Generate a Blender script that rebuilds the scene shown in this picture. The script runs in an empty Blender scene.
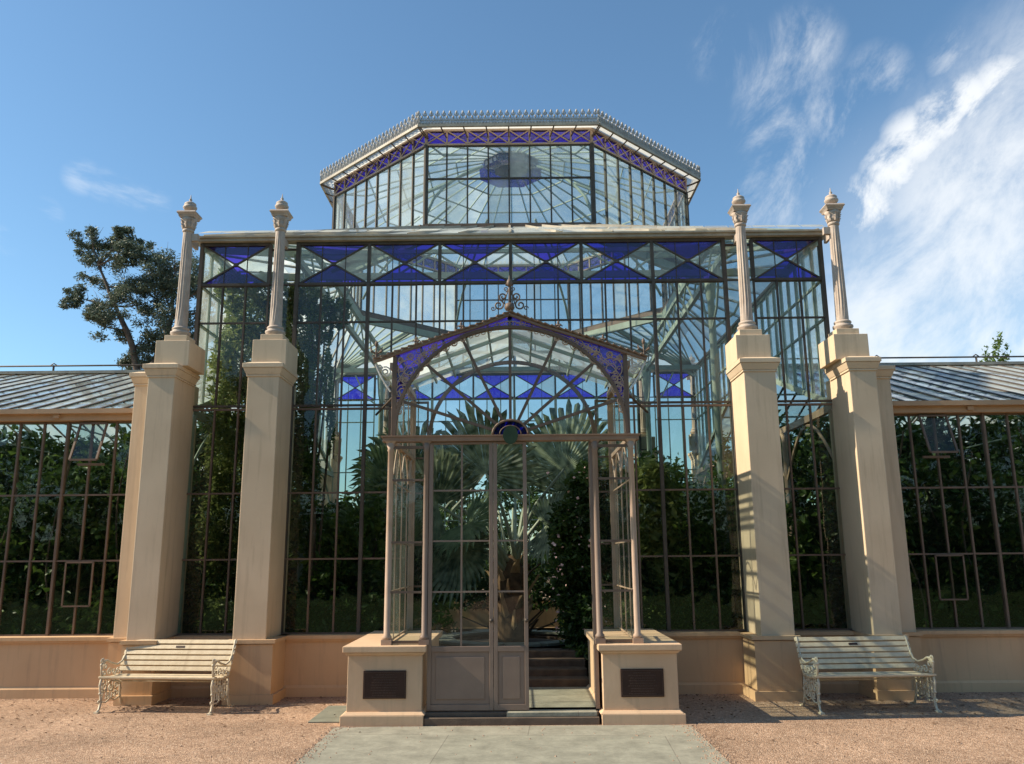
import bpy, math, random
import numpy as np
from mathutils import Vector, Matrix
R = math.radians
PI = math.pi
random.seed(7)
rng = np.random.default_rng(11)
C = bpy.context.scene.collection
sc = bpy.context.scene

# ------------------------------------------------------------------ camera, sky, sun, exposure
cam = bpy.data.objects.new('camera', bpy.data.cameras.new('camera'))
C.objects.link(cam); sc.camera = cam
cam.data.sensor_width = 36; cam.data.lens = 833.4279 / 1024 * 36
cam.data.clip_start = .05; cam.data.clip_end = 2000
def cam_axes():
    pitch, yaw, roll = .2074, .0071, .0081
    cp, sp, cy, sy, cr, sr = math.cos(pitch), math.sin(pitch), math.cos(yaw), math.sin(yaw), math.cos(roll), math.sin(roll)
    r0 = Vector((cy, sy, 0)); u0 = Vector((sp*sy, -sp*cy, cp)); f = Vector((-cp*sy, cp*cy, sp))
    return r0*cr - u0*sr, u0*cr + r0*sr, f
r_, u_, f_ = cam_axes()
cam.matrix_world = Matrix(((r_.x, u_.x, -f_.x, .0874), (r_.y, u_.y, -f_.y, 0), (r_.z, u_.z, -f_.z, 1.7), (0, 0, 0, 1)))

SUN_EL, SUN_AZ = R(38), R(-3)            # azimuth: to the left (-x), this much behind (+) or before (-) the facade
sun_dir = Vector((-math.cos(SUN_AZ)*math.cos(SUN_EL), math.sin(SUN_AZ)*math.cos(SUN_EL), math.sin(SUN_EL)))
sl = bpy.data.lights.new('sun', 'SUN'); sl.energy = 5.0; sl.angle = R(.53); sl.color = (1, .86, .66)
so = bpy.data.objects.new('sun', sl); C.objects.link(so)
so.rotation_euler = sun_dir.to_track_quat('Z', 'Y').to_euler()
so.location = (-20, 10, 30)

w = bpy.data.worlds.new('World'); sc.world = w; w.use_nodes = True
nt = w.node_tree; nt.nodes.clear(); N = nt.nodes.new; L = nt.links.new
sky = N('ShaderNodeTexSky'); sky.sky_type = 'NISHITA'; sky.sun_disc = False
sky.sun_elevation = SUN_EL; sky.sun_rotation = math.atan2(sun_dir.x, sun_dir.y)
sky.air_density = 1.0; sky.dust_density = .4; sky.ozone_density = 1.6
bg = N('ShaderNodeBackground'); bg.inputs[1].default_value = .105
out = N('ShaderNodeOutputWorld')
tc = N('ShaderNodeTexCoord')
def vmath(op, a, b=None):
    n = N('ShaderNodeVectorMath'); n.operation = op
    L(a, n.inputs[0])
    if b is not None:
        if isinstance(b, (tuple, list)): n.inputs[1].default_value = b
        else: L(b, n.inputs[1])
    return n
def wmath(op, a, b=None, clamp=False):
    n = N('ShaderNodeMath'); n.operation = op; n.use_clamp = clamp
    for i, q in enumerate((a, b)):
        if q is None: continue
        if isinstance(q, (int, float)): n.inputs[i].default_value = q
        else: L(q, n.inputs[i])
    return n.outputs[0]
nrm = vmath('NORMALIZE', tc.outputs['Generated']).outputs[0]
sep = N('ShaderNodeSeparateXYZ'); L(nrm, sep.inputs[0])
zc = wmath('MAXIMUM', sep.outputs[2], .06)
zc = wmath('ADD', zc, .12)
comb = N('ShaderNodeCombineXYZ')
L(wmath('DIVIDE', sep.outputs[0], zc), comb.inputs[0]); L(wmath('DIVIDE', sep.outputs[1], zc), comb.inputs[1])
def px_dir(u, v):
    return (r_*(u-512)/833.4 - u_*(v-382)/833.4 + f_).normalized()
def cloud_noise(scale, rot, stretch, detail, rough, dist):
    m = N('ShaderNodeMapping'); m.inputs['Rotation'].default_value = (0, 0, rot); m.inputs['Scale'].default_value = stretch
    L(comb.outputs[0], m.inputs[0])
    n = N('ShaderNodeTexNoise'); n.inputs['Scale'].default_value = scale; n.inputs['Detail'].default_value = detail
    n.inputs['Roughness'].default_value = rough; n.inputs['Distortion'].default_value = dist
    L(m.outputs[0], n.inputs['Vector']); return n.outputs[0]
def blob(u, v, rad, soft):
    d = px_dir(u, v)
    dt = vmath('DOT_PRODUCT', nrm, tuple(d)).outputs['Value']
    mr = N('ShaderNodeMapRange'); mr.interpolation_type = 'SMOOTHSTEP'
    mr.inputs['From Min'].default_value = math.cos(R(rad+soft)); mr.inputs['From Max'].default_value = math.cos(R(rad))
    L(dt, mr.inputs['Value']); return mr.outputs[0]
def ramp(v, a, b):
    mr = N('ShaderNodeMapRange'); mr.interpolation_type = 'SMOOTHSTEP'
    mr.inputs['From Min'].default_value = a; mr.inputs['From Max'].default_value = b
    L(v, mr.inputs['Value']); return mr.outputs[0]
def dir_noise(scale, ang, sx, sz, detail, rough, dist):
    """noise over the sky's directions, drawn out along a line ang degrees from level"""
    m0 = N('ShaderNodeMapping'); m0.inputs['Rotation'].default_value = (0, R(ang), 0); L(nrm, m0.inputs[0])
    m = N('ShaderNodeMapping'); m.inputs['Scale'].default_value = (sx, 1, sz); L(m0.outputs[0], m.inputs[0])
    n = N('ShaderNodeTexNoise'); n.inputs['Scale'].default_value = scale; n.inputs['Detail'].default_value = detail
    n.inputs['Roughness'].default_value = rough; n.inputs['Distortion'].default_value = dist
    L(m.outputs[0], n.inputs['Vector']); return n.outputs[0]
def mx(a, b): return wmath('MAXIMUM', a, b)
def blobs(lst):
    o_ = blob(*lst[0])
    for q in lst[1:]: o_ = mx(o_, blob(*q))
    return o_
n1 = dir_noise(4.5, 50, .7, 1.3, 12, .62, .25)
n2 = dir_noise(12, 52, .6, 1.4, 13, .66, .3)
n3 = dir_noise(10, 62, .6, 1.4, 14, .68, .35)
n4 = dir_noise(12, -12, .35, 2.2, 12, .62, .2)
# the bank on the right, its bright ridge, the thin wisps and the faint streak on the left
bank = blobs([(1065, 320, 6, 9), (1120, 190, 5, 9), (965, 335, 3, 8), (1010, 215, 3, 6), (900, 330, .5, 7)])
bank = wmath('MULTIPLY', wmath('MULTIPLY', bank, ramp(wmath('ADD', wmath('MULTIPLY', n1, .55), wmath('MULTIPLY', n2, .45)), .30, .58)), .86)
haze_ = wmath('MULTIPLY', blobs([(1010, 330, 4, 13)]), .30)
ridge = blobs([(1003, 86, .1, 2.2), (972, 100, .1, 2.0), (943, 118, .1, 2.1), (915, 140, .1, 2.3), (893, 168, .1, 2.2), (868, 205, .1, 2.4)])
ridge = wmath('MULTIPLY', ridge, ramp(n2, .36, .60))
wisp = blobs([(800, 50, .1, 3.0), (778, 88, .1, 3.2), (775, 125, .1, 3.0), (785, 165, .1, 3.0), (768, 200, .1, 3.2), (724, 48, .1, 2.6), (965, 54, .1, 2.4), (877, 79, .1, 2.4), (845, 110, .1, 3.0)])
wisp = wmath('MULTIPLY', wmath('MULTIPLY', wisp, ramp(n3, .44, .74)), .50)
left = blobs([(160, 202, .1, .8), (142, 198, .1, .9), (124, 192, .1, 1.0), (104, 185, .1, 1.1), (82, 177, .1, 1.2), (5, 241, .1, 1.1), (45, 215, .1, 1.1)])
left = wmath('MULTIPLY', wmath('MULTIPLY', left, ramp(n4, .44, .70)), .34)
bank = mx(bank, haze_)
behind = N('ShaderNodeMapRange'); behind.interpolation_type = 'SMOOTHSTEP'
behind.inputs['From Min'].default_value = 0.1; behind.inputs['From Max'].default_value = -.5
L(sep.outputs[1], behind.inputs['Value'])
back = wmath('MULTIPLY', wmath('MULTIPLY', behind.outputs[0], ramp(n1, .5, .75)), .5)
cl = mx(mx(mx(bank, ridge), mx(wisp, left)), back)
cl = wmath('MULTIPLY', cl, .86, True)
tint = N('ShaderNodeMix'); tint.data_type = 'RGBA'; tint.blend_type = 'MULTIPLY'; tint.inputs[0].default_value = 1
L(sky.outputs[0], tint.inputs[6]); tint.inputs[7].default_value = (.84, 1.06, 1.10, 1)
mixc = N('ShaderNodeMix'); mixc.data_type = 'RGBA'
L(cl, mixc.inputs[0]); L(tint.outputs[2], mixc.inputs[6]); mixc.inputs[7].default_value = (6.9, 7.0, 7.0, 1)
L(mixc.outputs[2], bg.inputs[0]); L(bg.outputs[0], out.inputs[0])

sc.view_settings.view_transform = 'Standard'; sc.view_settings.look = 'None'
sc.view_settings.exposure = 0.62; sc.view_settings.gamma = 1
sc.view_settings.use_curve_mapping = False
sc.render.engine = 'CYCLES'
cy = sc.cycles
cy.max_bounces = 10; cy.transparent_max_bounces = 40; cy.diffuse_bounces = 4; cy.glossy_bounces = 3
cy.transmission_bounces = 4; cy.caustics_reflective = False; cy.caustics_refractive = False
cy.sample_clamp_indirect = 6; cy.use_denoising = True

# ------------------------------------------------------------------ materials
def new_mat(name):
    m = bpy.data.materials.new(name); m.use_nodes = True
    t = m.node_tree; t.nodes.clear()
    o = t.nodes.new('ShaderNodeOutputMaterial'); return m, t, o
def varied(name, c1, c2, scale=3, rough=.7, bump=.0, bscale=40, streak=0, streak_col=None, detail=6, spec=.3, metal=0, extra=None):
    """painted / rendered surface with blotchy tone, faint runs and a fine bump"""
    m, t, o = new_mat(name); n = t.nodes.new; l = t.links.new
    p = n('ShaderNodeBsdfPrincipled'); l(p.outputs[0], o.inputs[0])
    tcx = n('ShaderNodeTexCoord')
    nz = n('ShaderNodeTexNoise'); nz.inputs['Scale'].default_value = scale; nz.inputs['Detail'].default_value = detail
    l(tcx.outputs['Object'], nz.inputs['Vector'])
    rp = n('ShaderNodeMapRange'); rp.inputs['From Min'].default_value = .3; rp.inputs['From Max'].default_value = .7
    l(nz.outputs[0], rp.inputs['Value'])
    mix = n('ShaderNodeMix'); mix.data_type = 'RGBA'; l(rp.outputs[0], mix.inputs[0])
    mix.inputs[6].default_value = (*c1, 1); mix.inputs[7].default_value = (*c2, 1)
    col = mix.outputs[2]
    if streak:
        mp = n('ShaderNodeMapping'); mp.inputs['Scale'].default_value = (9, 9, .7); l(tcx.outputs['Object'], mp.inputs[0])
        s = n('ShaderNodeTexNoise'); s.inputs['Scale'].default_value = 1.4; s.inputs['Detail'].default_value = 7; s.inputs['Roughness'].default_value = .65
        l(mp.outputs[0], s.inputs['Vector'])
        sr = n('ShaderNodeMapRange'); sr.inputs['From Min'].default_value = .52; sr.inputs['From Max'].default_value = .78
        sr.inputs['To Max'].default_value = streak; l(s.outputs[0], sr.inputs['Value'])
        m2 = n('ShaderNodeMix'); m2.data_type = 'RGBA'; l(sr.outputs[0], m2.inputs[0]); l(col, m2.inputs[6])
        m2.inputs[7].default_value = (*(streak_col or tuple(q*.45 for q in c1)), 1); col = m2.outputs[2]
    l(col, p.inputs['Base Color'])
    p.inputs['Roughness'].default_value = rough; p.inputs['Specular IOR Level'].default_value = spec; p.inputs['Metallic'].default_value = metal
    if bump:
        b = n('ShaderNodeBump'); b.inputs['Strength'].default_value = bump; b.inputs['Distance'].default_value = .01
        nb = n('ShaderNodeTexNoise'); nb.inputs['Scale'].default_value = bscale; nb.inputs['Detail'].default_value = 5
        l(tcx.outputs['Object'], nb.inputs['Vector']); l(nb.outputs[0], b.inputs['Height']); l(b.outputs[0], p.inputs['Normal'])
    return m
def glass_mat(name, tr, dirt_col, dirt0, dirt1, scale=2.5, refl=1.0, rough=.015, wav=.25, translu=.6, streaks=False, graze=.9):
    """a thin pane: see-through, fresnel mirror, a film of dust that also scatters daylight through"""
    m, t, o = new_mat(name); n = t.nodes.new; l = t.links.new
    tr_ = n('ShaderNodeBsdfTransparent'); tr_.inputs[0].default_value = (*tr, 1)
    gl = n('ShaderNodeBsdfGlossy'); gl.inputs['Roughness'].default_value = rough; gl.inputs[0].default_value = (.95, .97, 1, 1)
    tcx = n('ShaderNodeTexCoord')
    wn = n('ShaderNodeTexNoise'); wn.inputs['Scale'].default_value = 2.2; wn.inputs['Detail'].default_value = 2; l(tcx.outputs['Object'], wn.inputs['Vector'])
    bp = n('ShaderNodeBump'); bp.inputs['Strength'].default_value = wav; bp.inputs['Distance'].default_value = .02
    l(wn.outputs[0], bp.inputs['Height']); l(bp.outputs[0], gl.inputs['Normal'])
    lw = n('ShaderNodeLayerWeight'); lw.inputs[0].default_value = .5
    pw = n('ShaderNodeMath'); pw.operation = 'POWER'; pw.inputs[1].default_value = 4.5; l(lw.outputs['Facing'], pw.inputs[0])
    ml = n('ShaderNodeMath'); ml.operation = 'MULTIPLY_ADD'; ml.inputs[1].default_value = graze; ml.inputs[2].default_value = .07*refl; l(pw.outputs[0], ml.inputs[0])
    mx1 = n('ShaderNodeMixShader'); l(ml.outputs[0], mx1.inputs[0]); l(tr_.outputs[0], mx1.inputs[1]); l(gl.outputs[0], mx1.inputs[2])
    df = n('ShaderNodeBsdfDiffuse'); df.inputs[0].default_value = (*dirt_col, 1)
    tl = n('ShaderNodeBsdfTranslucent'); tl.inputs[0].default_value = (*dirt_col, 1)
    dm = n('ShaderNodeMixShader'); dm.inputs[0].default_value = translu; l(df.outputs[0], dm.inputs[1]); l(tl.outputs[0], dm.inputs[2])
    dn = n('ShaderNodeTexNoise'); dn.inputs['Scale'].default_value = scale; dn.inputs['Detail'].default_value = 8; dn.inputs['Roughness'].default_value = .65
    if streaks:
        mp = n('ShaderNodeMapping'); mp.inputs['Scale'].default_value = (4, 4, .6); l(tcx.outputs['Object'], mp.inputs[0]); l(mp.outputs[0], dn.inputs['Vector'])
    else: l(tcx.outputs['Object'], dn.inputs['Vector'])
    dr = n('ShaderNodeMapRange'); dr.inputs['From Min'].default_value = .35; dr.inputs['From Max'].default_value = .72
    dr.inputs['To Min'].default_value = dirt0; dr.inputs['To Max'].default_value = dirt1; l(dn.outputs[0], dr.inputs['Value'])
    at = n('ShaderNodeAttribute'); at.attribute_name = 'pane'
    pv = n('ShaderNodeMapRange'); pv.inputs['To Min'].default_value = .45; pv.inputs['To Max'].default_value = 1.6; l(at.outputs['Fac'], pv.inputs['Value'])
    dmul = n('ShaderNodeMath'); dmul.operation = 'MULTIPLY'; dmul.use_clamp = True; l(dr.outputs[0], dmul.inputs[0]); l(pv.outputs[0], dmul.inputs[1])
    tv = n('ShaderNodeMix'); tv.data_type = 'RGBA'; l(at.outputs['Fac'], tv.inputs[0]); tv.inputs[6].default_value = (*tr, 1); tv.inputs[7].default_value = (tr[0]*.88, tr[1]*.92, tr[2]*.91, 1); l(tv.outputs[2], tr_.inputs[0])
    mx2 = n('ShaderNodeMixShader'); l(dmul.outputs[0], mx2.inputs[0]); l(mx1.outputs[0], mx2.inputs[1]); l(dm.outputs[0], mx2.inputs[2])
    l(mx2.outputs[0], o.inputs[0]); return m
def leaf_mat(name, c1, c2, tr=.35, rough=.45, scale=1.2, fine=9):
    m, t, o = new_mat(name); n = t.nodes.new; l = t.links.new
    tcx = n('ShaderNodeTexCoord')
    a = n('ShaderNodeTexNoise'); a.inputs['Scale'].default_value = scale; a.inputs['Detail'].default_value = 3; l(tcx.outputs['Object'], a.inputs['Vector'])
    b = n('ShaderNodeTexNoise'); b.inputs['Scale'].default_value = fine; b.inputs['Detail'].default_value = 2; l(tcx.outputs['Object'], b.inputs['Vector'])
    ad = n('ShaderNodeMath'); ad.operation = 'ADD'; l(a.outputs[0], ad.inputs[0]); l(b.outputs[0], ad.inputs[1])
    rp = n('ShaderNodeMapRange'); rp.inputs['From Min'].default_value = .75; rp.inputs['From Max'].default_value = 1.25; l(ad.outputs[0], rp.inputs['Value'])
    mix = n('ShaderNodeMix'); mix.data_type = 'RGBA'; l(rp.outputs[0], mix.inputs[0]); mix.inputs[6].default_value = (*c1, 1); mix.inputs[7].default_value = (*c2, 1)
    p = n('ShaderNodeBsdfPrincipled'); l(mix.outputs[2], p.inputs['Base Color']); p.inputs['Roughness'].default_value = rough; p.inputs['Specular IOR Level'].default_value = .35
    tl = n('ShaderNodeBsdfTranslucent'); l(mix.outputs[2], tl.inputs[0])
    ms = n('ShaderNodeMixShader'); ms.inputs[0].default_value = tr; l(p.outputs[0], ms.inputs[1]); l(tl.outputs[0], ms.inputs[2])
    l(ms.outputs[0], o.inputs[0]); return m
def stone_tex(name, kind):
    m, t, o = new_mat(name); n = t.nodes.new; l = t.links.new
    p = n('ShaderNodeBsdfPrincipled'); l(p.outputs[0], o.inputs[0]); p.inputs['Roughness'].default_value = .9; p.inputs['Specular IOR Level'].default_value = .15
    tcx = n('ShaderNodeTexCoord'); b = n('ShaderNodeBump')
    if kind == 'gravel':
        vo = n('ShaderNodeTexVoronoi'); vo.inputs['Scale'].default_value = 85; l(tcx.outputs['Object'], vo.inputs['Vector'])
        v2 = n('ShaderNodeTexVoronoi'); v2.inputs['Scale'].default_value = 30; l(tcx.outputs['Object'], v2.inputs['Vector'])
        sepc = n('ShaderNodeSeparateColor'); l(vo.outputs['Color'], sepc.inputs[0])
        cr = n('ShaderNodeValToRGB'); l(sepc.outputs[0], cr.inputs[0])
        e = cr.color_ramp; e.elements[0].color = (.25, .15, .095, 1); e.elements[1].color = (.58, .45, .34, 1)
        for ps, c in ((.3, (.385, .25, .165, 1)), (.62, (.455, .31, .215, 1)), (.85, (.41, .275, .19, 1))):
            q = e.elements.new(ps); q.color = c
        s2 = n('ShaderNodeSeparateColor'); l(v2.outputs['Color'], s2.inputs[0])
        nz = n('ShaderNodeTexNoise'); nz.inputs['Scale'].default_value = .9; nz.inputs['Detail'].default_value = 8; nz.inputs['Roughness'].default_value = .65; l(tcx.outputs['Object'], nz.inputs['Vector'])
        mr = n('ShaderNodeMapRange'); mr.inputs['From Min'].default_value = .3; mr.inputs['From Max'].default_value = .7; mr.inputs['To Min'].default_value = .66; mr.inputs['To Max'].default_value = 1.14; l(nz.outputs[0], mr.inputs['Value'])
        m3 = n('ShaderNodeMapRange'); m3.inputs['To Min'].default_value = .8; m3.inputs['To Max'].default_value = 1.2; l(s2.outputs[1], m3.inputs['Value'])
        mm = n('ShaderNodeMath'); mm.operation = 'MULTIPLY'; l(mr.outputs[0], mm.inputs[0]); l(m3.outputs[0], mm.inputs[1])
        mul = n('ShaderNodeVectorMath'); mul.operation = 'SCALE'; l(cr.outputs[0], mul.inputs[0]); l(mm.outputs[0], mul.inputs['Scale'])
        l(mul.outputs[0], p.inputs['Base Color'])
        b.inputs['Strength'].default_value = .8; b.inputs['Distance'].default_value = .010; b.invert = True
        l(vo.outputs['Distance'], b.inputs['Height']); l(b.outputs[0], p.inputs['Normal'])
    else:
        br = n('ShaderNodeTexBrick'); br.offset = .37
        br.inputs['Scale'].default_value = 1; br.inputs['Brick Width'].default_value = 2.1; br.inputs['Row Height'].default_value = 1.25; br.inputs['Mortar Size'].default_value = .005
        br.inputs['Mortar Smooth'].default_value = .3
        br.inputs['Color1'].default_value = (.315, .30, .24, 1); br.inputs['Color2'].default_value = (.275, .27, .215, 1); br.inputs['Mortar'].default_value = (.20, .185, .15, 1)
        mp = n('ShaderNodeMapping'); mp.inputs['Rotation'].default_value = (0, 0, R(3)); mp.inputs['Location'].default_value = (.3, .1, 0)
        l(tcx.outputs['Object'], mp.inputs[0]); l(mp.outputs[0], br.inputs['Vector'])
        nz = n('ShaderNodeTexNoise'); nz.inputs['Scale'].default_value = 3.3; nz.inputs['Detail'].default_value = 12; nz.inputs['Roughness'].default_value = .74; nz.inputs['Distortion'].default_value = .1; l(tcx.outputs['Object'], nz.inputs['Vector'])
        mr = n('ShaderNodeMapRange'); mr.inputs['From Min'].default_value = .3; mr.inputs['From Max'].default_value = .7; mr.inputs['To Min'].default_value = .62; mr.inputs['To Max'].default_value = 1.22; l(nz.outputs[0], mr.inputs['Value'])
        mul = n('ShaderNodeVectorMath'); mul.operation = 'SCALE'; l(br.outputs[0], mul.inputs[0]); l(mr.outputs[0], mul.inputs['Scale'])
        l(mul.outputs[0], p.inputs['Base Color'])
        n2_ = n('ShaderNodeTexNoise'); n2_.inputs['Scale'].default_value = 25; n2_.inputs['Detail'].default_value = 6; l(tcx.outputs['Object'], n2_.inputs['Vector'])
        b.inputs['Strength'].default_value = .35; b.inputs['Distance'].default_value = .01; l(n2_.outputs[0], b.inputs['Height']); l(b.outputs[0], p.inputs['Normal'])
    return m

M = {}
M['ped'] = varied('warm_cream_render', (.64, .45, .295), (.56, .385, .245), 2.2, .85, .10, 30, .45, (.36, .27, .18))
M['pier'] = varied('cream_render', (.67, .53, .375), (.58, .45, .31), 1.6, .85, .10, 30, .5, (.33, .25, .17))
M['wall'] = varied('apricot_render', (.64, .43, .25), (.54, .35, .20), 1.1, .85, .10, 30, .5, (.33, .23, .15))
M['column'] = varied('cream_pink_iron_paint', (.50, .42, .36), (.40, .32, .26), 9, .6, .15, 50, .55, (.28, .18, .13))
M['frame_dark'] = varied('weathered_brown_iron', (.105, .085, .068), (.065, .052, .042), 6, .6, .1, 80)  # frame paint darkened so the upper bars keep a backlit look
M['frame_mid'] = varied('taupe_painted_timber', (.185, .125, .09), (.13, .09, .065), 5, .55, .12, 90, .3, (.16, .11, .08))
M['door'] = varied('taupe_painted_door', (.27, .195, .15), (.225, .16, .125), 4, .5, .1, 90, .35, (.2, .15, .12))
M['frame_pink'] = varied('salmon_painted_iron', (.50, .36, .27), (.40, .28, .20), 5, .55, .1, 80, .25)
M['beam'] = varied('brown_painted_beam', (.33, .20, .125), (.26, .155, .10), 5, .55, .1, 80, .3, (.15,.1,.08))
M['frame_green'] = varied('pale_green_iron', (.36, .43, .36), (.28, .34, .28), 5, .55, .1, 80, .3, (.3, .22, .16))
M['iron_shaded'] = varied('grey_painted_iron', (.46, .455, .45), (.32, .31, .30), 14, .5, .2, 70, .4, (.25, .16, .1))  # white cresting iron greyed, its backlit shade put into the colour
M['iron_white'] = varied('flaking_white_iron', (.66, .64, .60), (.50, .47, .43), 14, .5, .2, 70, .3, (.35, .27, .2))
M['gutter'] = varied('pale_painted_gutter', (.46, .42, .34), (.33, .28, .22), 4, .5, .1, 60, .5, (.2, .15, .11))
M['fascia'] = varied('ochre_painted_fascia', (.50, .33, .20), (.42, .27, .16), 3, .6, .1, 60, .3, (.25, .17, .11))
M['glass'] = glass_mat('clear_old_glass', (.93, .945, .94), (.42, .45, .40), .002, .025, refl=.55)
M['glass_low'] = glass_mat('grimy_lower_glass', (.72, .76, .70), (.22, .22, .17), .005, .05, refl=.6)
M['glass_up'] = glass_mat('hazy_upper_glass', (.92, .94, .93), (.60, .60, .50), .010, .09, 1.6, refl=.5, translu=.7, streaks=True)
M['glass_eave'] = glass_mat('obscured_eave_glass', (.8, .85, .84), (.86, .88, .84), .75, .95, 2, translu=.7)
M['glass_side'] = glass_mat('streaky_side_glass', (.90, .94, .91), (.5, .55, .48), .02, .12, streaks=True, graze=.4)
M['glass_roof'] = glass_mat('dusty_sheen_roof_glass', (.86, .93, .91), (.80, .87, .86), .42, .80, 1.8, translu=.55, streaks=False)  # old dust, thickened to stand in for sky mirrored on the roofs
M['glass_dome'] = glass_mat('dusty_dome_glass', (.88, .94, .92), (.86, .92, .88), .17, .44, 2.2, translu=.72)
M['glass_blue'] = glass_mat('violet_stained_glass', (.07, .04, .56), (.13, .08, .66), .10, .36, 3, translu=.75)
M['white_slats'] = varied('cream_painted_slats', (.68, .57, .40), (.56, .45, .30), 12, .5, .2, 60, .4, (.38, .30, .2))
M['bench_iron'] = varied('cream_cast_iron', (.68, .61, .47), (.50, .43, .31), 22, .5, .2, 70, .3, (.3, .2, .13))
M['plaque'] = varied('dark_bronze_plaque', (.055, .030, .024), (.04, .022, .018), 8, .45, .1, 60, metal=.2)
M['plaque_txt'] = varied('worn_raised_lettering', (.075, .045, .036), (.055, .034, .028), 20, .4)
M['gravel'] = stone_tex('red_gravel', 'gravel')
M['paving'] = stone_tex('pale_stone_paving', 'paving')
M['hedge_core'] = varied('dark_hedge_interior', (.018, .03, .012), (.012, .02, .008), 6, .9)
M['lawn'] = varied('mown_grass', (.045, .085, .022), (.075, .12, .03), 9, .9, .8, 120)
M['pebble'] = varied('loose_stones', (.42, .29, .20), (.26, .17, .12), 60, .9)
M['slab'] = varied('worn_bluestone', (.20, .21, .17), (.14, .15, .12), 6, .85, .3, 50)
M['step'] = varied('dark_stone_step', (.17, .125, .09), (.11, .08, .06), 6, .8, .3, 50)
M['rock'] = varied('rough_stacked_stone', (.16, .105, .07), (.08, .055, .04), 7, .9, .6, 30)
M['soil'] = varied('garden_soil', (.055, .038, .026), (.03, .022, .016), 6, .95, .7, 25)
M['bark'] = varied('grey_bark', (.17, .13, .10), (.08, .06, .05), 5, .9, .6, 18)
M['palm_trunk'] = varied('fibrous_palm_trunk', (.20, .12, .065), (.07, .042, .025), 12, .9, .7, 25)
M['palm_boot'] = varied('dry_leaf_base', (.68, .48, .28), (.38, .23, .12), 9, .7, .3, 30)
M['petiole'] = varied('pale_palm_stalk', (.40, .44, .34), (.28, .33, .24), 5, .5, .1, 30)
M['fan'] = leaf_mat('blue_green_fan_leaf', (.045, .075, .038), (.32, .38, .24), .30, .38, 2, 8)  # pale tone stands in for sheen and lit tips on the blades
M['fan2'] = leaf_mat('green_fan_leaf', (.07, .12, .055), (.20, .27, .13), .3, .4, 2, 8)
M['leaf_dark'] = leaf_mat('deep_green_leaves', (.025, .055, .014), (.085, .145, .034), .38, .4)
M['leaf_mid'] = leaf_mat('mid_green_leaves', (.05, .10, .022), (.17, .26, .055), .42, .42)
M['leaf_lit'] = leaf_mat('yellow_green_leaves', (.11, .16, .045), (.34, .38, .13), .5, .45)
M['leaf_gum'] = leaf_mat('grey_green_gum_leaves', (.075, .105, .075), (.16, .20, .14), .25, .45)
M['petal'] = varied('pale_pink_petals', (.72, .52, .50), (.62, .36, .34), 20, .6)
M['terracotta'] = varied('dry_leaf_litter', (.18, .10, .05), (.09, .05, .03), 20, .9)

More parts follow.
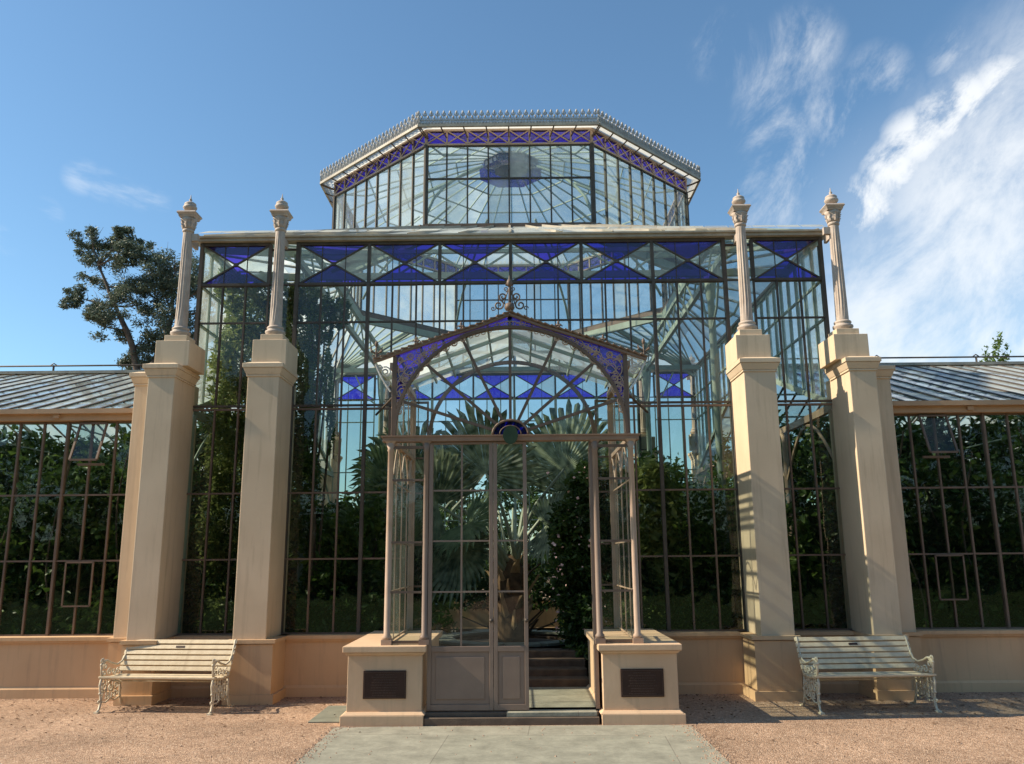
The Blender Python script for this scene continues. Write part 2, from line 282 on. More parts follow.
# ------------------------------------------------------------------ mesh helpers
def tag(o, label=None, cat=None, group=None, kind=None):
    if label: o['label'] = label
    if cat: o['category'] = cat
    if group: o['group'] = group
    if kind: o['kind'] = kind
    return o
def empty(name, loc=(0, 0, 0), rz=0):
    o = bpy.data.objects.new(name, None); C.objects.link(o); o.location = loc; o.rotation_euler = (0, 0, rz); o.empty_display_size = .3
    return o
class MB:
    def __init__(s): s.v = []; s.f = []; s.smooth = []
    def add(s, vs, fs, sm=False):
        b = len(s.v); s.v += [tuple(v) for v in vs]; s.f += [tuple(i+b for i in f) for f in fs]; s.smooth += [sm]*len(fs); return s
    def box(s, x0, x1, y0, y1, z0, z1):
        x0, x1 = sorted((x0, x1)); y0, y1 = sorted((y0, y1)); z0, z1 = sorted((z0, z1))
        return s.add([(x0,y0,z0),(x1,y0,z0),(x1,y1,z0),(x0,y1,z0),(x0,y0,z1),(x1,y0,z1),(x1,y1,z1),(x0,y1,z1)],
                     [(0,3,2,1),(4,5,6,7),(0,1,5,4),(1,2,6,5),(2,3,7,6),(3,0,4,7)])
    def bar(s, p, q, w, d, up=(0, 0, 1)):
        """rectangular bar from p to q: w across, d along 'up'"""
        p = Vector(p); q = Vector(q); a = (q-p).normalized(); u = Vector(up)
        if abs(a.dot(u)) > .98: u = Vector((0, 1, 0))
        b = a.cross(u).normalized(); c = b.cross(a).normalized()
        vs = [e + b*sx*w/2 + c*sz*d/2 for e in (p, q) for sx, sz in ((-1,-1),(1,-1),(1,1),(-1,1))]
        return s.add(vs, [(3,2,1,0),(4,5,6,7),(0,1,5,4),(1,2,6,5),(2,3,7,6),(3,0,4,7)])
    def tube(s, pts, r, n=6, caps=True):
        pts = [Vector(p) for p in pts]; k = len(pts); vs = []; fs = []
        rr = r if isinstance(r, (list, tuple)) else [r]*k
        t0 = (pts[1]-pts[0]).normalized(); u = t0.orthogonal().normalized()
        for i, p in enumerate(pts):
            t = (pts[min(i+1, k-1)]-pts[max(i-1, 0)]).normalized()
            u = (u - t*u.dot(t)); u = u.normalized() if u.length > 1e-6 else t.orthogonal().normalized()
            b = t.cross(u)
            for j in range(n):
                a = 2*PI*j/n; vs.append(p + (u*math.cos(a)+b*math.sin(a))*rr[i])
        for i in range(k-1):
            for j in range(n): fs.append((i*n+j, i*n+(j+1) % n, (i+1)*n+(j+1) % n, (i+1)*n+j))
        if caps: fs += [tuple(range(n))[::-1], tuple(range((k-1)*n, k*n))]
        return s.add(vs, fs, n > 5)
    def lathe(s, prof, c, n=16, flute=0, fl_rng=None):
        vs = []; fs = []
        for i, (r, z) in enumerate(prof):
            for j in range(n):
                a = 2*PI*j/n; q = r
                if flute and fl_rng and fl_rng[0] <= z <= fl_rng[1] and j % 2: q = r*(1-flute)
                vs.append((c[0]+q*math.cos(a), c[1]+q*math.sin(a), c[2]+z))
        k = len(prof)
        for i in range(k-1):
            for j in range(n): fs.append((i*n+j, i*n+(j+1) % n, (i+1)*n+(j+1) % n, (i+1)*n+j))
        fs += [tuple(range(n))[::-1], tuple(range((k-1)*n, k*n))]
        return s.add(vs, fs, not flute)
    def frustum(s, c, w0, w1, z0, z1, d0=None, d1=None):
        d0 = d0 or w0; d1 = d1 or w1
        vs = [(c[0]+sx*w/2, c[1]+sy*d/2, z) for w, d, z in ((w0, d0, z0), (w1, d1, z1)) for sx, sy in ((-1,-1),(1,-1),(1,1),(-1,1))]
        return s.add(vs, [(3,2,1,0),(4,5,6,7),(0,1,5,4),(1,2,6,5),(2,3,7,6),(3,0,4,7)])
    def prism(s, poly, y0, y1):
        """polygon in x,z extruded along y"""
        n = len(poly)
        vs = [(x, y0, z) for x, z in poly] + [(x, y1, z) for x, z in poly]
        fs = [tuple(range(n)), tuple(range(n, 2*n))[::-1]] + [(i, i+n, (i+1) % n+n, (i+1) % n) for i in range(n)]
        return s.add(vs, fs)
    def ball(s, c, r, n=8, m=5, sz=1):
        prof = [(max(r*math.sin(PI*i/m), .0005), -r*sz*math.cos(PI*i/m)) for i in range(m+1)]
        return s.lathe(prof, c, n)
    def build(s, name, mat, parent=None, kind=None, bevel=0):
        me = bpy.data.meshes.new(name); me.from_pydata(s.v, [], s.f); me.validate()
        me.materials.append(M[mat] if isinstance(mat, str) else mat)
        if len(me.polygons) == len(s.smooth): me.polygons.foreach_set('use_smooth', s.smooth)
        me.update()
        if isinstance(mat, str) and mat.startswith('glass'):
            at = me.attributes.new('pane', 'FLOAT', 'FACE'); at.data.foreach_set('value', rng.random(len(me.polygons))**1.7)
        o = bpy.data.objects.new(name, me); C.objects.link(o)
        if parent is not None:
            o.parent = parent
        if kind: o['kind'] = kind
        if bevel:
            b = o.modifiers.new('bevel', 'BEVEL'); b.width = bevel; b.segments = 2; b.limit_method = 'ANGLE'; b.angle_limit = R(50)
        return o
def copy_tree(o, parent=None):
    c = o.copy(); C.objects.link(c); c.parent = parent
    for ch in list(o.children): copy_tree(ch, c)
    return c

# ------------------------------------------------------------------ ground
g = MB(); g.add([(-400,-400,0),(400,-400,0),(400,400,0),(-400,400,0)], [(0,1,2,3)])
g.build('gravel_ground', 'gravel', kind='structure')
g = MB(); g.add([(-1.83,-6,.004),(1.83,-6,.004),(1.83,9.12,.004),(-1.83,9.12,.004)], [(0,1,2,3)])
g.build('path', 'paving', kind='structure')
for s_ in (-1, 1):
    g = MB(); g.add([(s_*1.9,-60,.006),(s_*60,-60,.006),(s_*60,4.6,.006),(s_*1.9,4.6,.006)], [(0,1,2,3) if s_ > 0 else (3,2,1,0)])
    g.build('lawn', 'lawn', kind='structure')  # unseen lawn, added so the lower panes mirror darker ground
g = MB(); g.box(-2.17, -1.81, 9.36, 10.35, -.05, .012)
o = g.build('stone_slab', 'slab'); tag(o, 'small dark stone slab let into the gravel beside the left pedestal', 'slab')
g = MB(); g.add([(-11.4,11.35,.012),(11.4,11.35,.012),(11.4,20.0,.012),(-11.4,20.0,.012)], [(0,1,2,3)])
g.build('garden_bed', 'soil', kind='structure')
g = MB(); g.box(-1.3, 1.3, 9.35, 10.95, -.05, .115); g.box(1.35, 2.1, 12.3, 19.5, -.05, .10); g.box(-2.1,-1.35,12.3,19.5,-.05,.10)
g.build('floor', 'paving', kind='structure')
rs = np.random.default_rng(3)
def litter():
    n = 2600
    x = rs.uniform(-7.5, 7.5, n); y = rs.uniform(7.3, 11.0, n)**1.0
    keep = (np.abs(x) > 1.9) | ((rs.random(n) < .06) & (y < 9))
    edge = rs.random(n) < np.clip((y-7.5)/3.0, .08, 1)**2
    keep &= edge; x = x[keep]; y = y[keep]; m = MB()
    for a, b in zip(x, y):
        s_ = rs.uniform(.010, .028); t = rs.uniform(0, PI); h = rs.uniform(.003, .014)
        dx, dy = math.cos(t)*s_, math.sin(t)*s_
        m.add([(a-dx,b-dy,.007),(a+dy*.4,b-dx*.4,.007+h),(a+dx,b+dy,.009),(a-dy*.4,b+dx*.4,.006+h*.5)], [(0,1,2,3)])
    return m
litter().build('leaf_litter', 'terracotta', kind='stuff')
def pebbles():
    m = MB(); n = 2600; k = rs.random(n)
    for i in range(n):
        y = rs.uniform(7.0, 11.05)
        if k[i] < .45: x = rs.choice((-1, 1))*(1.83-abs(rs.normal(0, .10))+.05); y = min(y, 9.1)       # spilled on to the paving
        elif k[i] < .75: x = rs.uniform(-7.5, 7.5); y = 11.03-abs(rs.normal(0, .12))                    # gathered at the foot of the wall
        else: x = rs.uniform(-7.5, 7.5); y = min(y, 10.9)
        if abs(x) < 1.85 and y > 9.1: continue
        s_ = rs.uniform(.005, .014); h = s_*.8; a = rs.uniform(0, PI); c, d = math.cos(a)*s_, math.sin(a)*s_
        m.add([(x+c,y+d,.004),(x-d,y+c,.004),(x-c,y-d,.004),(x+d,y-c,.004),(x,y,.004+h)], [(0,1,4),(1,2,4),(2,3,4),(3,0,4)])
    return m
pebbles().build('loose_gravel', 'pebble', kind='stuff')

# ------------------------------------------------------------------ the glasshouse
W, YC, HB = 11.257, 15.66, 4.407          # front glass plane, centre of the plan, half width of the block
BK = 2*YC - W                              # rear glass plane
Z_S, Z_BAND, Z_E = .73, 5.51, 6.11         # sill, bottom of stained band, eave
HZ = [1.70, 2.57, 3.73, 4.95]              # horizontal glazing bars
house = empty('glasshouse', (0, YC, 0))
tag(house, 'Victorian glass palm house with cream piers, violet stained glass and octagonal dome', 'glasshouse')
def hp(mb, name, mat, parent=None, **k):
    """link a mesh written in world coordinates as a part of the glasshouse"""
    if parent is None:
        mb.v = [(x, y-YC, z) for x, y, z in mb.v]
        return mb.build(name, mat, house, **k)
    mb.v = [(x, y-YC, z) for x, y, z in mb.v]
    return mb.build(name, mat, parent, **k)

def pane_quads(mb, p, u, ln, x0, x1, z0, z1, j=.003):
    """one pane in the vertical plane p + u*x, slightly out of true"""
    nrm_ = Vector((u.y, -u.x, 0))
    vs = []
    for x, z in ((x0, z0), (x1, z0), (x1, z1), (x0, z1)):
        q = p + u*x + nrm_*random.uniform(-j, j); vs.append((q.x, q.y, z))
    mb.add(vs, [(0, 1, 2, 3)])
def glazing(a, b, z0, z1, n, hs, thick=None, name='window', gmat='glass', fmat='frame_dark', tw=.023, kw=.062, dep=.045,
            low=None, clip=None, split_low=None, parent=None):
    """a glazed wall from a to b (x,y): every pane its own quad, bars as a sub-part. clip(x)->lowest z at world x"""
    a = Vector((*a, 0)); b = Vector((*b, 0)); ln = (b-a).length; u = (b-a)/ln; nv = Vector((u.y, -u.x, 0))
    xs = [ln*i/n for i in range(n+1)]; zs = [z0]+[h for h in hs if z0 < h < z1]+[z1]
    gm = MB(); fm = MB()
    def lo(x): 
        return max(z0, clip((a+u*x).x)) if clip else z0
    for i in range(n):
        base = max(lo(xs[i]), lo(xs[i+1])) if clip else z0
        basel = (lo(xs[i]), lo(xs[i+1]))
        for k in range(len(zs)-1):
            za, zb = zs[k], zs[k+1]
            if clip:
                l0, l1 = max(za, basel[0]), max(za, basel[1])
                if l0 >= zb-.01 and l1 >= zb-.01: continue
                l0, l1 = min(l0, zb), min(l1, zb)
                p0 = a+u*xs[i]; p1 = a+u*xs[i+1]
                gm.add([(p0.x,p0.y,l0),(p1.x,p1.y,l1),(p1.x,p1.y,zb),(p0.x,p0.y,zb)], [(0,1,2,3)])
            else: pane_quads(gm, a, u, ln, xs[i], xs[i+1], za, zb)
    for i, x in enumerate(xs):
        q = a+u*x; wd = kw if (thick and i % thick == 0) else tw
        bot = lo(x)
        if bot < z1-.02: fm.bar((q.x, q.y, bot), (q.x, q.y, z1), wd, dep if wd == tw else dep*1.5, up=(nv.x, nv.y, 0))
    for h in zs[1:-1]+([] if clip else [z0+.02])+[z1-.015]:
        if clip:
            seg = [x for x in np.linspace(0, ln, 121) if lo(x) < h-.01]
            runs = []; 
            for x in seg:
                if runs and x-runs[-1][1] < ln/119: runs[-1][1] = x
                else: runs.append([x, x])
            for r0, r1 in runs:
                if r1-r0 > .05:
                    p, q = a+u*r0, a+u*r1; fm.bar((p.x,p.y,h), (q.x,q.y,h), dep*.8, tw)
        else:
            p, q = a, b; fm.bar((p.x,p.y,h), (q.x,q.y,h), dep*.8, tw*(1.3 if h > z1-.05 or h < z0+.05 else 1))
    go = hp(gm, name, gmat, parent); hp(fm, 'glazing_bars', fmat, go)
    return go
def stained(a, b, z0, z1, fmat='frame_dark', ends=(True, True)):
    """one panel of the band: violet triangles above and below, clear ones left and right"""
    a = Vector((*a, 0)); b = Vector((*b, 0)); m = (a+b)/2; zm = (z0+z1)/2
    V = lambda p, z: (p.x, p.y, z)
    pm = MB(); pm.add([V(a,z1),V(m,zm),V(b,z1)], [(0,1,2)]); pm.add([V(a,z0),V(b,z0),V(m,zm)], [(0,1,2)])
    cm = MB(); cm.add([V(a,z0),V(m,zm),V(a,z1)], [(0,1,2)]); cm.add([V(b,z0),V(b,z1),V(m,zm)], [(0,1,2)])
    u = (b-a).normalized(); nv = Vector((u.y,-u.x,0))
    fm = MB()
    fm.bar(V(a,z0), V(b,z1), .022, .03, up=nv); fm.bar(V(a+nv*.003,z1), V(b+nv*.003,z0), .022, .03, up=nv)
    for t in (1/3, 2/3):
        q = a+(b-a)*t; fm.bar(V(q,z0), V(q,z1), .010, .02, up=nv)
    for q, on in zip((a, b), ends):
        if on: fm.bar(V(q,z0), V(q,z1), .044, .07, up=nv)
    fm.bar(V(a,z0), V(b,z0), .065, .036); fm.bar(V(a,z1), V(b,z1), .065, .036)
    fm.bar(V((a+b)/2-u*.03, zm), V((a+b)/2+u*.03, zm), .04, .05)
    po = hp(pm, 'stained_panel', 'glass_blue'); hp(cm, 'clear_pane', 'glass_dome', po); hp(fm, 'panel_frame', fmat, po)

def rake(x):                                 # top edge of the porch roof over x
    t = min(abs(x)/1.54, 1)
    return 4.41 - .51*(.86*t + .14*t*t) + .035*max(0, 1-abs(x)/.35)
def porch_clip(x):
    return rake(x)+.02 if abs(x) < 1.335 else 0
# front and rear facades
for Y, front in ((W, True), (BK, False)):
    sg = 1 if front else -1
    # central field
    if front:
        glazing((-3.02, Y), (-1.335, Y), Z_S, 3.73, 5, HZ, gmat='glass_low', fmat='frame_mid', kw=.07)
        glazing((-3.02, Y), (-1.335, Y), 3.742, Z_BAND, 5, HZ, gmat='glass_up', fmat='frame_dark')
        glazing((1.335, Y), (3.02, Y), Z_S, 3.73, 5, HZ, gmat='glass_low', fmat='frame_mid', kw=.07)
        glazing((1.335, Y), (3.02, Y), 3.742, Z_BAND, 5, HZ, gmat='glass_up', fmat='frame_dark')
        glazing((-1.335, Y), (1.335, Y), 3.4, Z_BAND, 8, HZ, clip=porch_clip, dep=.040, gmat='glass_up')
    else:
        glazing((-3.02, Y), (3.02, Y), Z_S, Z_BAND, 18, HZ, thick=3, gmat='glass', fmat='frame_green')
    for s in (-1, 1):
        a, b = (s*3.43, Y), (s*4.40, Y)
        if s < 0: a, b = b, a
        glazing(a, b, Z_S, 3.73 if front else Z_BAND, 3, HZ, gmat='glass_low' if front else 'glass', fmat='frame_mid' if front else 'frame_green')
        if front: glazing(a, b, 3.742, Z_BAND, 3, HZ, gmat='glass_up', fmat='frame_dark')
        stained(a, b, Z_BAND, Z_E)
        p, q = (s*3.02, Y), (s*3.43, Y)
        if s < 0: p, q = q, p
        glazing(p, q, 4.2, Z_E-.06, 1, [Z_BAND], fmat='frame_dark', dep=.038, tw=.021)
    for k in range(-3, 3):
        x0 = 3.02/3*k; stained((x0, Y), (x0+3.02/3, Y), Z_BAND, Z_E, ends=(True, k == 2))
    # posts at the corners
    for x in (-HB, -3.03, 3.03, HB):
        m = MB(); m.box(x-.024, x+.024, Y-.04, Y+.04, Z_S, Z_E+.02); hp(m, 'corner_post', 'frame_dark')
    # thick posts in the upper field
    if front:
        for k in (-2, 2):
            x = 3.02/3*k; m = MB(); m.box(x-.022, x+.022, Y-.05, Y+.03, Z_S, Z_BAND); hp(m, 'mullion_post', 'frame_dark')
# side walls of the block above the wing roofs
def wing_z(y):                               # wing roof height
    return 5.23 - abs(y-YC)*.3432
for s in (-1, 1):
    n = 24; gm = MB(); fm = MB(); ys = [W + (BK-W)*i/n for i in range(n+1)]
    for i in range(n):
        y0, y1 = ys[i], ys[i+1]
        lv0, lv1 = wing_z(y0)+.02, wing_z(y1)+.02
        gm.add([(s*HB,y0,lv0),(s*HB,y1,lv1),(s*HB,y1,Z_BAND),(s*HB,y0,Z_BAND)], [(0,1,2,3)])
    for i in range(1, n): fm.bar((s*HB,ys[i],wing_z(ys[i])), (s*HB,ys[i],Z_BAND), .028, .05, up=(1,0,0))
    for h in (4.95,):
        fm.bar((s*HB,W,h), (s*HB,YC-.9,h), .04, .028); fm.bar((s*HB,YC+.9,h), (s*HB,BK,h), .04, .028)
    fm.bar((s*HB,W,wing_z(W)), (s*HB,YC,wing_z(YC)), .06, .08); fm.bar((s*HB,YC,wing_z(YC)), (s*HB,BK,wing_z(BK)), .06, .08)
    go = hp(gm, 'side_window', 'glass_dome'); hp(fm, 'glazing_bars', 'frame_green', go)
    gm = MB(); fm = MB()
    for i in range(n):
        gm.add([(s*HB,ys[i],Z_BAND),(s*HB,ys[i+1],Z_BAND),(s*HB,ys[i+1],Z_E),(s*HB,ys[i],Z_E)], [(0,1,2,3)])
        if i: fm.bar((s*HB,ys[i],Z_BAND), (s*HB,ys[i],Z_E), .028, .05, up=(1,0,0))
    fm.bar((s*HB,W,Z_BAND), (s*HB,BK,Z_BAND), .04, .03); fm.bar((s*HB,W,Z_E), (s*HB,BK,Z_E), .05, .05)
    go = hp(gm, 'side_transom', 'glass_dome'); hp(fm, 'glazing_bars', 'frame_green', go)

# low walls, sills
def sill_wall(x0, x1, Y, s, name='base_wall'):
    m = MB(); f0, f1 = Y-.15*s, Y+.13*s
    m.box(x0, x1, f0, f1, -.05, .672); o = hp(m, name, 'wall')
    m = MB(); m.box(x0, x1, f0-.035*s, f1, -.05, .11); m.frustum(((x0+x1)/2, (f0-.0175*s+f1)/2-.0), x1-x0, x1-x0, .11, .135, abs(f1-f0)+.035, abs(f1-f0)); hp(m, 'plinth', 'wall', o)
    m = MB(); m.box(x0, x1, f0-.03*s, f1-.02*s, .672, .70); m.box(x0, x1, f0-.055*s, f1-.02*s, .70, .745); hp(m, 'window_sill', 'wall', o)
for Y, s in ((W, 1), (BK, -1)):
    for x0, x1 in ((-3.02, -1.78), (1.78, 3.02), (-4.38, -3.43), (3.43, 4.38), (-11.4, -5.07), (5.07, 11.4)):
        sill_wall(x0, x1, Y, s)
    if s < 0: sill_wall(-1.78, 1.78, Y, s)

# piers with their caps, the block and column on top
def pier(xs, Y, s, outer):
    """xs: inner and outer |x| of the shaft; s = side; Y: glass plane; front on the -y side"""
    d = 1 if Y < YC else -1
    yf, yb = Y-.687*d, Y+.16*d
    xa, xb = (xs[0]*s, xs[1]*s)
    sg = s
    m = MB(); m.box(xa, xb, yf, yb, -.04, 4.06)
    if outer: m.box(xb, 5.07*s, Y-.31*d, yb-.02*d, -.04, 4.04)
    p = hp(m, 'pier', 'pier', bevel=.008)
    m = MB(); e = .07
    m.box(xa-.10*s if not outer else xa-.03*s, xb+.03*s, yf-.035*d, yb-.03*d, -.05, .69)
    m.box(xa-.14*s if not outer else xa-.05*s, xb+.06*s, yf-.07*d, yb-.04*d, -.05, .11)
    m.box(xa-.13*s if not outer else xa-.05*s, xb+.05*s, yf-.06*d, yb-.04*d, .70, .745)
    if outer:
        m.box(xb+.03*s, 5.10*s, Y-.345*d, yb-.05*d, -.05, .69); m.box(xb+.03*s, 5.13*s, Y-.38*d, yb-.06*d, -.05, .108); m.box(xb+.05*s, 5.12*s, Y-.37*d, yb-.05*d, .70, .743)
    hp(m, 'pier_base', 'wall', p)
    m = MB()
    def capst(x0, x1, y0, y1, z):
        cx_, cy_ = (x0+x1)/2, (y0+y1)/2; ww, dd = abs(x1-x0), abs(y1-y0)
        m.frustum((cx_, cy_), ww+.03, ww+.03, z-.17, z-.145, dd+.03, dd+.03)
        m.frustum((cx_, cy_), ww+.035, ww+.10, z-.143, z-.06, dd+.035, dd+.10)
        m.frustum((cx_, cy_), ww+.12, ww+.12, z-.058, z, dd+.12, dd+.12)
        m.frustum((cx_, cy_), ww+.10, ww-.05, z, z+.03, dd+.10, dd-.05)
    capst(xa, xb, yf, Y-.05*d, 4.20)
    if outer: capst(xb-.02*s, 5.07*s, Y-.31*d, Y+.0*d, 4.17)
    hp(m, 'pier_cap', 'pier', p, bevel=.005)
    # block under the column
    cxx = (4.47 if outer else 3.185)*s; cyy = Y-.395*d
    m = MB()
    m.box(cxx-.225, cxx+.225, cyy-.225, Y-.045*d, 4.20, 4.545)
    m.box(cxx-.15, cxx+.15, cyy-.15, cyy+.15, 4.545, 4.64)
    hp(m, 'pedestal_block', 'pier', p, bevel=.006)
    # column
    cc = (cxx, cyy, 4.64)
    m = MB()
    m.lathe([(.118,0),(.118,.03),(.132,.045),(.132,.07),(.106,.085),(.104,.10),(.114,.11),(.112,.125),(.095,.14)], cc, 20)
    prof = [(.084,.14)]+[(.084-.018*t, .16+1.34*t) for t in np.linspace(0, 1, 6)]
    m.lathe(prof, cc, 28, flute=.12, fl_rng=(.18, 1.49))
    m.lathe([(.067,1.50),(.079,1.515),(.079,1.535),(.07,1.55)], cc, 20)
    col = hp(m, 'column', 'column')
    m = MB()
    m.lathe([(.075,1.55),(.079,1.59),(.088,1.62),(.084,1.625),(.093,1.66),(.112,1.70),(.10,1.705)], cc, 16)
    for j in range(8):
        a = 2*PI*j/8; ca, sa = math.cos(a), math.sin(a)
        for zz, rr in ((1.565, .076), (1.625, .086)):
            m.tube([(cc[0]+ca*rr, cc[1]+sa*rr, cc[2]+zz), (cc[0]+ca*(rr+.014), cc[1]+sa*(rr+.014), cc[2]+zz+.04), (cc[0]+ca*(rr+.034), cc[1]+sa*(rr+.034), cc[2]+zz+.05)], [.015, .012, .005], 5)
    m.frustum((cc[0], cc[1]), .20, .225, cc[2]+1.705, cc[2]+1.73); m.frustum((cc[0], cc[1]), .215, .265, cc[2]+1.732, cc[2]+1.765); m.frustum((cc[0], cc[1]), .265, .24, cc[2]+1.767, cc[2]+1.79)
    hp(m, 'capital', 'column', col)
    m = MB()
    m.lathe([(.05,1.79),(.030,1.802),(.032,1.815),(.068,1.835),(.092,1.865),(.094,1.885),(.080,1.90),(.074,1.905),(.082,1.918),(.078,1.935),(.052,1.955),(.022,1.967),(.014,1.98),(.024,1.995),(.010,2.015),(.003,2.07)], cc, 18)
    for j in range(12):
        a = 2*PI*j/12; m.ball((cc[0]+.077*math.cos(a), cc[1]+.077*math.sin(a), cc[2]+1.868), .012, 5, 4)
    hp(m, 'finial', 'column', col)
    # iron tie from column to eave
    m = MB(); m.box(cxx-.02, cxx+.02, cyy+.08*d, Y-.05*d, 6.02, 6.12)
    if outer: m.box(cxx-.15*s, cxx-.02*s, cyy-.03, cyy+.03, 6.02, 6.12)
    hp(m, 'tie_bracket', 'column', col)
for Y in (W, BK):
    for s in (-1, 1):
        pier((3.017, 3.427), Y, s, False)
        pier((4.38, 4.727), Y, s, True)

# gutter and low roof of the block
gm = MB()
for Y, d in ((W, 1), (BK, -1)):
    gm.box(-HB-.06, HB+.06, Y-.10*d, Y+.05*d, Z_E+.028, Z_E+.070); gm.box(-HB-.08, HB+.08, Y-.13*d, Y+.02*d, Z_E+.072, Z_E+.098)
for s in (-1, 1):
    gm.box(s*(HB-.05), s*(HB+.10), W+.05, BK-.05, Z_E+.03, Z_E+.073); gm.box(s*(HB-.02), s*(HB+.13), W+.02, BK-.02, Z_E+.079, Z_E+.112)
hp(gm, 'gutter', 'gutter')
def octo(r, z, k):
    a = R(-90-22.5+45*k); q = r/math.cos(R(22.5)); return Vector((q*math.cos(a)-.02, YC+q*math.sin(a), z))
RD, ZD0, ZD1 = 3.23, 6.83, 8.50              # dome drum inradius, foot and head
ZL = Z_E+.12
def roof_glass(name, polys, mat, bars, bmat, bw=.03, bd=.045):
    m = MB()
    for p in polys: m.add(p, [tuple(range(len(p)))])
    o = hp(m, name, mat); f = MB()
    for a, b in bars: f.bar(a, b, bw, bd)
    if bars: hp(f, 'roof_bars', bmat, o)
    return o
corners = [Vector((-HB, W, ZL)), Vector((HB, W, ZL)), Vector((HB, BK, ZL)), Vector((-HB, BK, ZL))]
for side in range(4):                        # trapezoid against each long face, triangle at each corner
    A, B = corners[side], corners[(side+1) % 4]
    P0, P1 = octo(RD+.04, ZD0-.02, side*2), octo(RD+.04, ZD0-.02, side*2+1)
    n = 12; polys = []; bars = []
    # the eave is shared by the trapezoid of the face and half of each diagonal face
    for i in range(n):
        t0, t1 = i/n, (i+1)/n
        a0, a1 = A.lerp(B, t0), A.lerp(B, t1)
        b0, b1 = P0.lerp(P1, t0), P0.lerp(P1, t1)
        for lay in range(2):                 # lapped panes, each course lifted a little over the next
            l0, l1 = lay/2, (lay+1)/2
            lift = Vector((0, 0, .014)) if lay == 0 else Vector((0, 0, 0))
            polys.append([tuple(a0.lerp(b0, l0)), tuple(a1.lerp(b1, l0)), tuple(a1.lerp(b1, l1)+Vector((0,0,.018))), tuple(a0.lerp(b0, l1)+Vector((0,0,.018)))])
        bars.append((a0+Vector((0,0,.02)), b0+Vector((0,0,.02))))
    roof_glass('lower_roof', polys, 'glass_roof', bars, 'gutter')
    P2 = octo(RD+.04, ZD0-.02, side*2+2); polys = []; bars = []
    for i in range(9):
        q0, q1 = P1.lerp(P2, i/9), P1.lerp(P2, (i+1)/9)
        polys.append([tuple(B), tuple(q1), tuple(q0)]); bars.append((B, q0))
    roof_glass('corner_roof', polys, 'glass_roof', bars, 'frame_green', .024)
for i in range(26):
    x0 = -HB-.05+i*(2*HB+.1)/26; wdt = (2*HB+.1)/26; m = MB()
    m.add([(x0+.012,W-.16,Z_E+.125),(x0+wdt-.006,W-.16,Z_E+.125+random.uniform(-.004,.004)),(x0+wdt+.05,W+.12,Z_E+.27),(x0+.07,W+.12,Z_E+.27)], [(0,1,2,3)])
    hp(m, 'eave_pane', 'glass_eave')
m = MB()
for k in range(8):
    m.bar(octo(RD+.05, ZD0-.03, k), octo(RD+.05, ZD0-.03, k+1), .15, .09)
hp(m, 'drum_sill', 'frame_mid')
m = MB()
for k in range(8):
    m.bar(octo(RD-.02, ZD0-.16, k), octo(RD-.02, ZD0-.16, k+1), .09, .14)
hp(m, 'ring_beam', 'frame_green')
